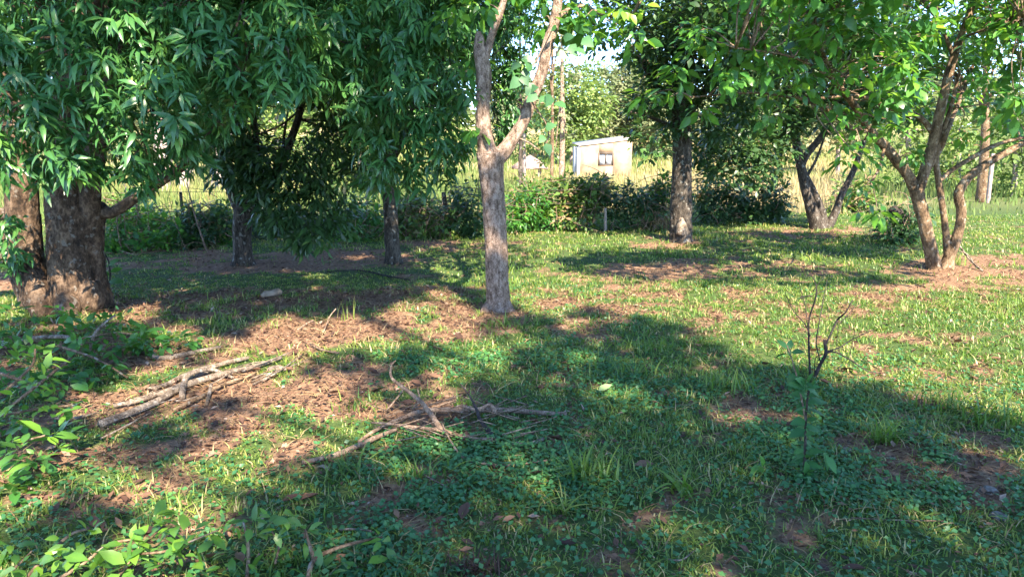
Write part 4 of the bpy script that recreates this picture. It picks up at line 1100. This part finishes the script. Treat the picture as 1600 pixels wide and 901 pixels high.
L_DRY = leaf_full(.24, -.22, .35, .33, .68, .8)
def litter():
    n = 200000
    y = np.where(rng.random(n) < .6, 2.2 + 6 * rng.random(n), rng.uniform(7, 17, n))
    x = rng.uniform(-1, 1, n) * (y * .72 + 1.7)
    b = bare(x, y)
    keep = rng.random(n) < np.clip(b * 1.5 - .05, .12, 1) * .8
    x, y = x[keep], y[keep]; n = len(x)
    z = gh(x, y) + rng.uniform(.004, .022, n)
    d = unit(np.stack([rng.normal(size=n), rng.normal(size=n), rng.normal(0, .22, n)], -1))
    up = unit(np.stack([rng.normal(0, .35, n), rng.normal(0, .35, n), np.ones(n)], -1))
    S = rng.uniform(.008, .030, n) + .035 * (rng.random(n) < .12)
    tint = rng.random(n) ** 1.2
    o = scatter('leaf_litter', leaf_mid(.24, -.15, .3), np.stack([x, y, z], -1), frames(d, up), S, tint, M['litter'])
    tag(o, 'brown dry leaf litter strewn over bare red soil', 'leaf litter', kind='stuff')
    # dead straw lying flat
    n = 26000
    y = np.where(rng.random(n) < .6, 2.2 + 6 * rng.random(n), rng.uniform(7, 15, n)); x = rng.uniform(-1, 1, n) * (y * .72 + 1.7)
    b = bare(x, y)
    keep = rng.random(n) < np.clip(.2 + b, 0, 1) * .6
    x, y = x[keep], y[keep]; n = len(x)
    h = rng.uniform(.03, .10, n)
    o = blades('dead_straw', x, y, h, np.full(n, .0022) + .0002 * y, rng.random(n), M['straw'], 1, 3, gh(x, y) + .006, flat=rng.uniform(1.5, 2.8, n))
    tag(o, 'dead straw and grass clippings lying flat on the soil', 'straw', kind='stuff')
litter()

# ---- single dry leaves one can pick out
def fallen_leaves():
    var = leaf_variants('dry', L_DRY, M['litter'], (.1, .25, .4, .5, .65, .8))
    n = 0
    while n < 80:
        y = 2.4 + 3.6 * random.random(); x = random.uniform(-1, 1) * y * .68
        if random.random() > float(bare(np.array([x]), np.array([y]))[0]) + .3: continue
        o = bpy.data.objects.new('fallen_leaf', random.choice(var)[1])
        COL.objects.link(o)
        o.location = (x, y, float(gh(x, y)) + .02)
        s = random.uniform(.06, .115)
        o.scale = (s, s, s)
        o.rotation_euler = (random.uniform(-.35, .35), random.uniform(-.35, .35), random.uniform(0, 6.28))
        tag(o, 'single curled dry brown leaf lying on the near ground', 'leaf', 'dry leaves fallen on the near ground')
        n += 1
    me = leaf_variants('pale', leaf_full(.36, .02, .1), M['vine'], (1.0,))[0][1]
    p = G(935, 622, .05)
    o = link('fallen_leaf', me, None); o.location = p; o.scale = (.1, .1, .1); o.rotation_euler = (.35, .1, -1.2)
    m, t, b = new_mat('pale_leaf'); b.inputs['Base Color'].default_value = (.24, .32, .13, 1); b.inputs['Roughness'].default_value = .5
    o.data.materials[0] = m
    tag(o, 'round pale green leaf lying alone in the shaded grass', 'leaf')
fallen_leaves()

# ---- distinct grass tufts
def tuft(px, py, n, h, label, wd=.005, mat='grass', spread=.05, lean=1.0, tint=(.05, .6), name='grass_tuft'):
    p = G(px, py)
    root = thing(name, p, label, 'grass tuft')
    bx = p[0] + rng.normal(0, spread, n); by = p[1] + rng.normal(0, spread * .6, n)
    hh = h * rng.uniform(.5, 1.15, n)
    o = blades('blades', bx, by, hh, wd * rng.uniform(.7, 1.3, n), rng.uniform(*tint, n), M[mat], lean, 6, parent=root, origin=p)
    o['kind'] = 'stuff'
tuft(915, 750, 60, .20, 'large tuft of broad arching grass blades in the central foreground', .007, lean=1.3, spread=.06)
tuft(1075, 770, 22, .15, 'small tuft with wide blades beside a patch of red soil', .009, lean=1.4)
tuft(640, 745, 50, .14, 'sunlit grass tuft below the pile of fallen twigs', .005, lean=1.2, spread=.09)
tuft(1380, 690, 60, .22, 'arching grass tuft right of the leafy sapling', .005, lean=1.5)
tuft(1555, 660, 70, .22, 'dark tall tuft where the near shade ends at the right', .006, spread=.10)
tuft(1480, 640, 70, .20, 'wide tuft along the shade edge right of the bare twiggy sapling', .005, spread=.12)
tuft(990, 590, 70, .18, 'tuft in the shade behind the round pale leaf', .005, spread=.12)
tuft(1135, 610, 70, .18, 'tuft in the shade left of the leafy sapling', .005, spread=.12)
tuft(730, 640, 40, .15, 'narrow tuft growing through the fallen twigs', .005)
tuft(560, 640, 40, .12, 'soft tuft at the left end of the fallen twigs', .004, spread=.09)
tuft(790, 510, 60, .14, 'weedy tuft at the foot of the pale forked trunk', .006, spread=.12)
tuft(1010, 545, 60, .13, 'low tuft on the shade edge ahead of the bare twiggy sapling', .005, spread=.14)
tuft(540, 500, 10, .24, 'few long upright grass stalks in the sunny bare soil', .004, lean=.3, tint=(.5, .9))
tuft(745, 893, 130, .09, 'reddish brown dead tuft at the bottom edge', .003, 'litter', .06, 1.2, (0, .25), name='dead_tuft')
tuft(880, 800, 24, .12, 'pale green tuft lit by a fleck of sun in the foreground', .006, lean=1.3, tint=(.5, .8))
tuft(530, 745, 40, .14, 'tuft of thin blades above the near cut leafy branch', .005, spread=.08, lean=1.3)

# ================================================================== FALLEN WOOD
def gpath(spec):
    """[(px, py, height_m, width_px)]"""
    pts, rad = [], []
    for px, py, hz, wpx in spec:
        p = G(px, py)
        f = project(p[0], p[1], p[2])[2]
        r = wpx * .5 / F * float(f)
        # lift off the ground while keeping the same line of sight
        if hz > 0:
            rr = ray(px, py); t = (hz + p[2] - CAMH) / rr[2]; q = CAM + rr * t; r *= q[1] / p[1]; p = q
        else:
            p = p + [0, 0, r * .8 + .018]
        pts.append(p); rad.append(r)
    return pts, rad
def wood(name, spec, mat, label=None, cat=None, parent=None, origin=(0, 0, 0), **kw):
    p, r = gpath(spec)
    o = tube(name, p, r, M[mat], parent, origin, **kw)
    if label: tag(o, label, cat)
    return o
# pale log heap at the left
wood('fallen_log', [(158,672,0,13),(200,655,0,11),(250,632,0,10),(290,610,0,11),(340,594,0,9),(400,578,0,7),(440,564,0,5)], 'deadwood', 'thickest pale grey fallen log lying on the sunny litter', 'log', seg=14, rough=.14)
wood('fallen_log', [(178,640,0,6),(220,632,0,8),(260,618,.0,8),(300,600,.0,8),(345,576,.0,8),(390,564,.0,6)], 'deadwood', 'thin grey branch lying just behind the thickest log', 'branch', seg=10, rough=.14)
wood('fallen_branch', [(232,614,0,6),(258,602,.02,8),(285,588,.03,8),(320,574,.03,6),(350,572,0,4)], 'deadwood', 'short pale branch crossing behind the fallen logs', 'branch', seg=10, rough=.14)
wood('fallen_branch', [(284,622,.02,9),(287,600,.06,9),(296,585,.09,8),(330,577,.07,6),(365,590,.02,4)], 'deadwood', 'knobbly crooked branch propped across the fallen logs', 'branch', seg=10, rough=.2)
wood('fallen_branch', [(270,640,.03,5),(310,622,.03,6),(350,600,.03,6),(400,584,.02,4)], 'bark_brown', 'slim reddish-brown branch lying in front of the thickest log', 'branch', seg=8)
wood('fallen_branch', [(420,578,.01,9),(435,575,.03,10),(452,580,.01,8)], 'deadwood', 'short grey offcut at the right end of the fallen logs', 'branch', seg=10)
wood('fallen_branch', [(322,632,.01,6),(326,618,.03,6),(330,600,.05,5)], 'deadwood', 'small upright stub leaning against the thickest log', 'branch', seg=8)
wood('fallen_branch', [(210,545,.02,9),(232,549,.03,10),(250,560,.01,9),(290,553,.02,8),(345,547,.0,5)], 'deadwood', 'grey branch lying in front of the leafy brush heap', 'branch', seg=10, rough=.16)
wood('fallen_branch', [(50,528,.15,6),(85,526,.18,7),(110,528,.17,7),(135,545,.08,6)], 'deadwood', 'mossy grey branch half buried in the leafy brush heap', 'branch', seg=8)
wood('fallen_branch', [(140,550,.1,4),(146,525,.22,5),(162,506,.3,4),(180,492,.35,3)], 'deadwood', 'curved grey twig sticking up out of the leafy brush heap', 'branch', seg=8)
wood('fallen_branch', [(80,660,.0,4),(120,652,.02,4),(150,645,.02,3)], 'deadwood', 'thin grey stick left of the thickest log end', 'branch', seg=7)
# twig heap in the middle
wood('fallen_branch', [(770,695,.0,9),(740,687,.02,10),(700,676,.04,9),(687,667,.06,9),(672,645,.10,8),(655,625,.14,7),(630,605,.19,6),(612,590,.22,4.5),(611,572,.26,3),(618,563,.27,2)], 'twig', 'longest hooked branch rising from the twig heap', 'branch', seg=10, rough=.1)
wood('fallen_branch', [(885,653,.0,6),(850,645,.02,8),(800,641,.03,9),(760,640,.04,9),(700,640,.05,9),(660,642,.05,8),(630,652,.04,7),(590,670,.03,6),(560,690,.02,5)], 'twig', 'long flat branch lying across the twig heap', 'branch', seg=10, rough=.1)
wood('fallen_branch', [(473,730,.0,7),(520,712,.01,9),(555,698,.02,9),(590,682,.03,8),(620,670,.05,5)], 'twig', 'lower branch pointing left out of the twig heap', 'branch', seg=10, rough=.1)
wood('fallen_branch', [(690,672,.05,6),(650,667,.06,5),(610,662,.07,4),(580,660,.06,3)], 'twig', 'short side branch level with the twig heap fork', 'branch', seg=8)
wood('fallen_branch', [(775,690,.02,9),(765,675,.04,8),(750,655,.07,6),(745,640,.1,5),(735,620,.15,3),(720,600,.22,2)], 'twig_dark', 'charred black-ended stick at the right of the twig heap', 'branch', seg=9)
wood('fallen_branch', [(775,645,.05,7),(765,632,.09,6),(745,640,.06,6),(720,634,.07,6),(700,645,.03,4)], 'twig', 'dark crooked twig on top of the twig heap', 'branch', seg=8)
wood('fallen_branch', [(855,725,.0,3),(800,726,.01,4),(760,724,.02,4),(725,715,.03,4),(705,690,.05,3),(690,660,.08,2)], 'twig', 'thin bent twig curling below the twig heap', 'branch', seg=7)
wood('fallen_branch', [(800,700,.0,7),(825,694,.01,8),(850,692,.0,6)], 'deadwood', 'short pale stub right of the twig heap', 'branch', seg=8)
wood('fallen_branch', [(605,640,.04,3),(620,622,.1,3),(632,606,.16,2)], 'twig', 'thin reddish twig leaning left in the twig heap', 'branch', seg=6)
wood('fallen_branch', [(645,640,.04,3),(655,625,.1,3),(652,605,.17,2)], 'twig', 'small upright twig behind the hooked branch', 'branch', seg=6)
sp = []
for k in range(44):
    cx, cy = frand(590, 830), frand(630, 690)
    a = frand(-.5, .5) + (math.pi if random.random() < .3 else 0); l = frand(20, 70)
    h0, h1 = frand(0, .06), frand(0.01, .2)
    p, r = gpath([(cx, cy, h0 + .005, frand(1.5, 3)), (cx + l * .5 * math.cos(a), cy - l * .2 * abs(math.sin(a)) - 4, (h0 + h1) / 2 + .02, 2), (cx + l * math.cos(a), cy - l * .4 * abs(math.sin(a)) - 8, h1 + .01, 1)])
    sp.append((p, r))
tag(tubes('loose_twigs', sp, M['twig']), 'loose thin twigs tangled among the fallen branches in the middle', 'twigs')
sp = []
for k in range(16):
    cx, cy = frand(150, 420), 0
    cy = 668 - (cx - 150) * .37 + frand(-34, 26)
    a = frand(.15, .6); l = frand(30, 110)
    p, r = gpath([(cx, cy, .015, frand(1.5, 4)), (cx + l * .5 * math.cos(a), cy - l * .5 * math.sin(a) + frand(-3, 3), frand(.02, .05), 2.5), (cx + l * math.cos(a), cy - l * math.sin(a), frand(.01, .05), 1.2)])
    sp.append((p, r))
tag(tubes('loose_twigs', sp, M['deadwood']), 'loose pale sticks strewn around the thickest fallen log', 'twigs')
# other single sticks
for s, m, lab in [([(510,425,.01,1.5),(560,422,.02,2),(610,432,.01,2.5),(640,440,0,2)], 'twig_dark', 'dark straight stick lying on the shaded grass before the slim straight trunk'),
                  ([(485,542,.0,3),(505,547,.02,4),(530,556,0,3)], 'twig', 'pale stick beside the sunny soil mound'),
                  ([(670,456,.02,2),(685,468,.02,2),(700,478,0,2)], 'twig', 'thin pale straw left of the pale forked trunk'),
                  ([(640,728,.02,2),(670,745,.03,2.5),(705,770,0,2)], 'twig', 'thin diagonal twig below the twig heap'),
                  ([(505,520,.02,2),(515,495,.1,2),(525,482,.16,1.5)], 'twig', 'thin twig standing at the back of the sunny soil mound'),
                  ([(465,515,.03,3),(480,505,.07,3),(490,500,.1,2)], 'twig', 'stubby stick poking from the sunny soil mound'),
                  ([(1040,880,.0,3),(1065,874,.02,3),(1085,866,0,2)], 'deadwood', 'short pale stick at the bottom edge in the weeds'),
                  ([(1330,815,.0,2),(1400,812,.01,2.5),(1475,820,0,2)], 'twig', 'long pale straw lying across the right foreground'),
                  ([(1440,770,.02,2),(1455,785,.03,2.5),(1465,795,0,2)], 'twig', 'small twig on the brown patch at the right'),
                  ([(530,835,.0,3),(545,826,.03,4),(575,828,.03,3),(590,835,.01,2)], 'deadwood', 'crooked pale twig right of the near cut leafy branch')]:
    p, r = gpath(s)
    tag(tube('stick', p, r, M[m], seg=6, per=4), lab, 'stick')
# soil mounds of clods
M['soil'] = plain_mat('red_soil', (0.33, 0.19, 0.115), .95, (0.15, 0.08, 0.05), 30, .8)
def lump(name, p, r, mat, label, cat, seed=0, sub=(18, 10)):
    nu, nv = sub
    V = []
    for j in range(nv + 1):
        ph = math.pi * j / nv
        for i in range(nu):
            th = 2 * math.pi * i / nu
            d = np.array([math.sin(ph) * math.cos(th), math.sin(ph) * math.sin(th), math.cos(ph)])
            k = .72 + .6 * float(fbm(d[0] * 1.7 + 9 + seed, d[1] * 1.7 + d[2] * 1.3 + 4 + seed, 4))
            V.append(d * k * np.asarray(r))
    Q = [[j * nu + i, (j + 1) * nu + i, (j + 1) * nu + (i + 1) % nu, j * nu + (i + 1) % nu] for j in range(nv) for i in range(nu)]
    o = link(name, mesh_from(name, np.array(V), None, Q, None, True), mat)
    o.location = p
    return tag(o, label, cat)
M['chalk'] = plain_mat('pale_wood', (0.26, 0.20, 0.145), .9, (0.15, 0.105, 0.07), 14, .4)
def bone():
    a, b = G(409, 470, .05), G(440, 466, .06)
    o = tube('wood_chunk', [a, a * .8 + b * .2 + [0, 0, .015], (a + b) / 2 + [0, 0, .01], a * .15 + b * .85 + [0, 0, .015], b], [.02, .036, .032, .038, .022], M['chalk'], seg=14, rough=.2)
    tag(o, 'short whitish chunk of wood lying in the dark shade right of the litchi', 'wood')
bone()
M['stone_grey'] = plain_mat('grey_stone', (0.22, 0.20, 0.18), .95, (0.08, 0.07, 0.06), 40, .6)
for k, (px, py, r, lab) in enumerate([(1508, 536, .035, 'small white stone in the sunny grass at the right'), (1560, 808, .05, 'pale grey stone in the right corner foreground'), (1322, 704, .045, 'crumpled pale grey scrap right of the leafy sapling'),
                                      (1380, 748, .03, 'whitish pebble on the brown patch at the right'), (1392, 716, .03, 'bluish stone on the brown patch at the right'), (1545, 768, .055, 'grey flaky rock at the edge of the brown patch at the right')]):
    lump('stone', G(px, py, r * .08), (r * .75, r * .6, r * .38), M['chalk' if k in (0, 3) else 'stone_grey'], lab, 'stone', k * 3 + 2)

# ================================================================== SAPLINGS AND CUT BRANCHES
def sapling_bare():
    o = G(1272, 592); D = o[1]
    root = thing('bare_sapling', o, 'dead leafless black twiggy sapling standing in the sunny grass edge', 'sapling')
    for k, s in enumerate([[(1270,598,9),(1280,572,8),(1287,550,8),(1290,532,7)], [(1266,590,5),(1265,540,4.5),(1267,500,4),(1270,460,3.5),(1268,440,2.5),(1268,426,1.6)],
                           [(1289,540,5),(1300,518,4.5),(1310,500,4),(1316,485,3.5),(1324,465,2.5)], [(1266,525,3),(1256,505,2.5),(1240,485,2),(1222,455,1.5)], [(1281,562,3),(1274,535,2.5),(1275,510,2.5),(1285,475,2),(1300,440,1.2)],
                           [(1290,552,4),(1305,550,3.5),(1325,560,3),(1350,576,2.5),(1378,584,2)], [(1291,549,3.5),(1310,542,3),(1335,530,2.5),(1362,513,1.8)], [(1312,505,2.2),(1328,490,1.8),(1342,476,1.2)],
                           [(1270,462,2.5),(1255,464,3.5),(1250,466,3)], [(1272,460,2),(1290,452,1.6),(1312,446,1)], [(1306,546,1.6),(1308,520,1.4),(1310,500,1)], [(1328,565,1.6),(1330,545,1.4),(1334,515,1)], [(1270,455,2),(1280,440,1.6),(1292,425,1)],
                           [(1262,510,2),(1258,475,1.8),(1252,445,1.4),(1256,420,1)], [(1273,590,2),(1276,560,2),(1290,555,1.6)], [(1350,545,1.4),(1365,535,1.2),(1378,525,.8)], [(1318,480,1.4),(1312,470,1.2),(1306,462,.8)]]):
        p, r = px_path(s, D); r = [q * .72 for q in r]
        p = [q + np.array([0, frand(-.02, .02) * i, 0]) for i, q in enumerate(p)]
        tube('stem' if k == 0 else 'twig', p, r, M['twig_dark'], root, o, seg=8, rough=.15, seed=k)
sapling_bare()

def leaves_px(root, origin, spec, key, tmpl, mat, D, scale=None, name='leaf', face=.6):
    """leaves from picture lines: (x0,y0,x1,y1[,tint])"""
    n = len(spec)
    pos = []; d = []; S = []; T = []
    for s in spec:
        j = frand(-.04, .04)
        a = P(s[0], s[1], D + j); b = P(s[2], s[3], D + j + frand(-.07, .07))
        pos.append(a); d.append(b - a); S.append(np.linalg.norm(b - a) * 1.08); T.append(s[4] if len(s) > 4 else frand(.1, .8))
    up = unit(np.stack([rng.normal(0, .35, n), rng.normal(-face, .25, n), rng.uniform(.5, 1, n)], -1))
    leaf_objects(key, tmpl, M[mat], np.array(pos), frames(np.array(d), up), np.array(S), np.array(T), root, origin, name)
def sapling_leafy():
    o = G(1256, 748); D = o[1]
    root = thing('leafy_sapling', o, 'young green sapling with large glossy leaves in the right foreground', 'sapling')
    st = [[(1256,752,5),(1258,700,4.5),(1259,660,4),(1262,620,3.5),(1268,600,2.5)], [(1259,660,3),(1250,610,3),(1240,570,2.5),(1230,540,2)]]
    for k, s in enumerate(st):
        p, r = px_path(s, D)
        tube('stem', p, r, M['twig'] if k else M['bark_grey'], root, o, seg=8)
    lv = []
    for y in range(600, 745, 9):
        for sgn in (-1, 1):
            x = 1259 + (600 - y) * .01
            lv.append((x, y + frand(-4, 4), x + sgn * frand(12, 30), y + frand(-10, 12), frand(.0, .6)))
    lv += [(1262,605,1280,590,.6),(1262,605,1284,602,.6),(1262,607,1248,588,.5),(1260,610,1238,602,.4),(1262,600,1268,580,.6),(1230,545,1212,526,.1),(1230,545,1240,528,.1),(1233,552,1208,556,.1),(1236,550,1258,548,.1),
           (1240,565,1250,590,.0),(1244,580,1232,610,.0),(1246,590,1256,622,.05),(1234,556,1232,540,.1),(1262,640,1300,650,.3),(1262,630,1298,622,.3),(1258,720,1262,748,.5),(1290,712,1312,742,.7),(1286,706,1300,740,.6)]
    lv = [(q[0], q[1], q[0] + (q[2] - q[0]) * .85, q[1] + (q[3] - q[1]) * .85) + tuple(q[4:]) for q in lv]
    leaves_px(root, o, lv, 'sapling', L_BROAD, 'sapling', D)
sapling_leafy()
def seedling():
    o = G(1193, 735); D = o[1]
    root = thing('seedling', o, 'three-leaved small seedling left of the leafy sapling', 'seedling')
    tube('stem', [o, o + [0, 0, .02], P(1193, 728, D)], [.003, .003, .002], M['twig'], root, o, seg=6)
    leaves_px(root, o, [(1193,729,1190,712,.5),(1193,729,1176,734,.5),(1193,730,1206,736,.6)], 'broad', L_BROAD, 'broad', D)
seedling()

def cut_branch(name, stems, label, n_leaf, lo, hi, mat='cut', key='cut', tmpl=L_BROAD, clusters=None, stem_mat='bark_brown', face=.35, tint=(.1, 1), stuff_extra=0):
    """a cut leafy branch lying on the ground; stems are gpath specs; leaves in sprays at the clusters (px,py,h)"""
    p0, r0 = gpath(stems[0])
    o = np.array(p0[0]); o[2] = gh(o[0], o[1])
    root = thing(name, o, label, 'cut branch')
    for k, s in enumerate(stems):
        p, r = gpath(s)
        tube('stem', p, r, M[stem_mat], root, o, seg=7, rough=.12, seed=k)
    C = []
    for px, py, h in clusters:
        p = G(px, py); rr = ray(px, py); t = (h + p[2] - CAMH) / rr[2]
        C.append(CAM + rr * t)
    C = np.array(C); A = unit(rng.normal(size=C.shape) * [1, 1, .4] + [0, 0, .6])
    per = max(2, n_leaf // len(C))
    pos, R, S, T = cluster_leaves(C, A, per, (lo + hi) / 2, spread=.05, droop=.15, out=.5, var=.25)
    T = rng.uniform(*tint, len(T))
    pos[:, 2] = np.maximum(pos[:, 2], gh(pos[:, 0], pos[:, 1]) + .02)
    leaf_objects(key, tmpl, M[mat], pos, R, S, T, root, o)
    if stuff_extra:
        C2 = C[rng.integers(0, len(C), stuff_extra)] + rng.normal(size=(stuff_extra, 3)) * [.12, .12, .05]
        C2[:, 2] = np.maximum(C2[:, 2], gh(C2[:, 0], C2[:, 1]) + .02)
        A2 = unit(rng.normal(size=C2.shape) + [0, 0, .5])
        pos, R, S, T = cluster_leaves(C2, A2, 6, (lo + hi) / 2 * .9, spread=.07, droop=.2)
        k = scatter('small_leaves', tmpl, pos, R, S, rng.uniform(0, .6, len(T)), M[mat], root, o)
        k['kind'] = 'stuff'
    return root
# upright leafy branch at left edge, in the sun
cut_branch('cut_branch', [[(-30,640,.25,6),(20,600,.36,5),(50,570,.45,4),(55,545,.52,3)], [(-20,575,.40,5),(20,590,.42,5),(60,600,.40,4)], [(0,650,.2,4),(50,640,.26,4),(100,634,.30,4),(135,634,.32,3)], [(10,720,.1,4),(40,690,.2,4),(70,680,.24,3)]],
           'bright sunlit leafy cut branch sticking up at the left edge', 126, .052, .08,
           clusters=[(55,545,.5),(65,560,.46),(75,590,.42),(50,600,.42),(30,620,.36),(60,625,.34),(85,645,.3),(105,640,.3),(140,632,.32),(50,655,.26),(20,660,.24),(75,680,.24),(90,700,.2),(35,700,.2),(60,720,.16),(15,690,.2),(10,630,.34),(35,560,.46)], tint=(.2, .9))
# bottom-left leafy branches
cut_branch('cut_branch', [[(40,905,.05,7),(70,870,.12,6),(110,835,.14,5),(140,825,.16,4)], [(90,905,.05,6),(130,880,.12,5),(170,850,.16,4),(220,840,.18,3)], [(20,890,.05,4),(50,860,.1,3)]],
           'sunlit leafy cut branch in the bottom left corner', 84, .052, .08,
           clusters=[(60,880,.1),(95,870,.14),(110,845,.15),(130,860,.15),(150,885,.12),(175,860,.16),(140,830,.16),(205,850,.18),(30,885,.08),(100,895,.1),(200,885,.14),(15,850,.08)], tint=(.2, .85))
cut_branch('cut_branch', [[(180,905,.05,5),(210,870,.14,5),(240,835,.2,4),(270,812,.24,3)], [(215,865,.16,4),(260,860,.2,4),(310,840,.2,3),(340,828,.2,2)]],
           'leafy cut branch second from the bottom left corner, half in shade', 72, .052, .08,
           clusters=[(225,865,.16),(250,835,.2),(240,805,.26),(275,815,.24),(215,885,.1),(270,860,.2),(300,850,.2),(255,880,.16),(300,880,.14),(290,835,.22),(235,850,.18),(320,820,.2)], tint=(.0, .7))
cut_branch('cut_branch', [[(385,905,.03,6),(388,870,.08,6),(386,840,.16,5),(380,815,.22,3)], [(480,910,.03,8),(490,875,.07,8),(520,858,.09,6),(560,846,.1,5),(598,838,.1,3)], [(490,872,.07,7),(482,845,.1,5),(475,820,.14,4)], [(430,880,.05,4),(436,850,.09,4),(425,830,.14,3)]],
           'cut leafy branch with pale forked twig at the bottom, right of the others', 85, .052, .08,
           clusters=[(370,805,.2),(350,815,.2),(395,810,.22),(420,815,.2),(440,805,.2),(400,835,.16),(420,845,.14),(465,822,.14),(480,830,.12),(360,860,.1),(380,875,.08),(350,885,.06),(600,842,.1),(545,890,.05),(570,880,.05),(440,880,.06),(500,890,.04)], tint=(0, .7))
# big dark brush heap at the foot of the litchi
def brush():
    specs = [(30,500,.25),(70,495,.3),(110,500,.25),(40,540,.3),(90,530,.25),(150,515,.25),(190,510,.25),(230,515,.22),(270,520,.2),(290,535,.12),(200,540,.15),(150,550,.18),(110,565,.2),(60,580,.25),(20,560,.3),(20,520,.35),(140,590,.12),(170,580,.1),(210,530,.25),(250,540,.12),(100,600,.15),(10,600,.3),(30,650,.25),(10,700,.22),(50,720,.15),(20,760,.12),(160,500,.35),(0,480,.4)]
    cut_branch('brush_heap', [[(230,525,.1,2.5),(180,520,.16,3),(120,530,.16,3)], [(200,590,.05,3),(150,560,.15,4),(90,540,.2,5)], [(10,640,.1,5),(60,600,.2,5),(110,560,.2,4)]],
               'large dark heap of cut leafy branches at the foot of the huge litchi', 240, .07, .10, 'broad', 'broad', clusters=[(a, b, h * .5) for a, b, h in specs], tint=(0, .6), stuff_extra=110)
brush()
def round_leaf():
    me = leaf_variants('bright', leaf_full(.42, .05, .08, .25, .7, .95), M['cut'], (1.0,))[0][1]
    p = P(-8, 905, 2.35)
    o = link('bright_leaf', me); o.location = p; o.scale = (.075,) * 3
    o.rotation_euler = (.5, 0, -1.3)
    tag(o, 'single bright yellow-green round leaf in the extreme bottom left corner', 'leaf')
round_leaf()
# small bare seedling by the big litchi
def seedling2():
    o = G(172, 462); D = o[1]
    root = thing('seedling', o, 'spindly dark seedling right of the huge litchi trunk', 'seedling')
    p, r = px_path([(166, 465, 3), (172, 435, 2.5), (170, 410, 2), (163, 395, 1.5)], D)
    tube('stem', p, r, M['twig_dark'], root, o, seg=6)
    leaves_px(root, o, [(172,425,190,418,.2),(170,415,184,404,.3),(168,408,152,402,.2),(163,395,160,382,.4),(172,430,158,424,.2),(170,440,190,438,.2)], 'broad', L_BROAD, 'broad', D)
seedling2()
print('TRIS', NTRI[0])
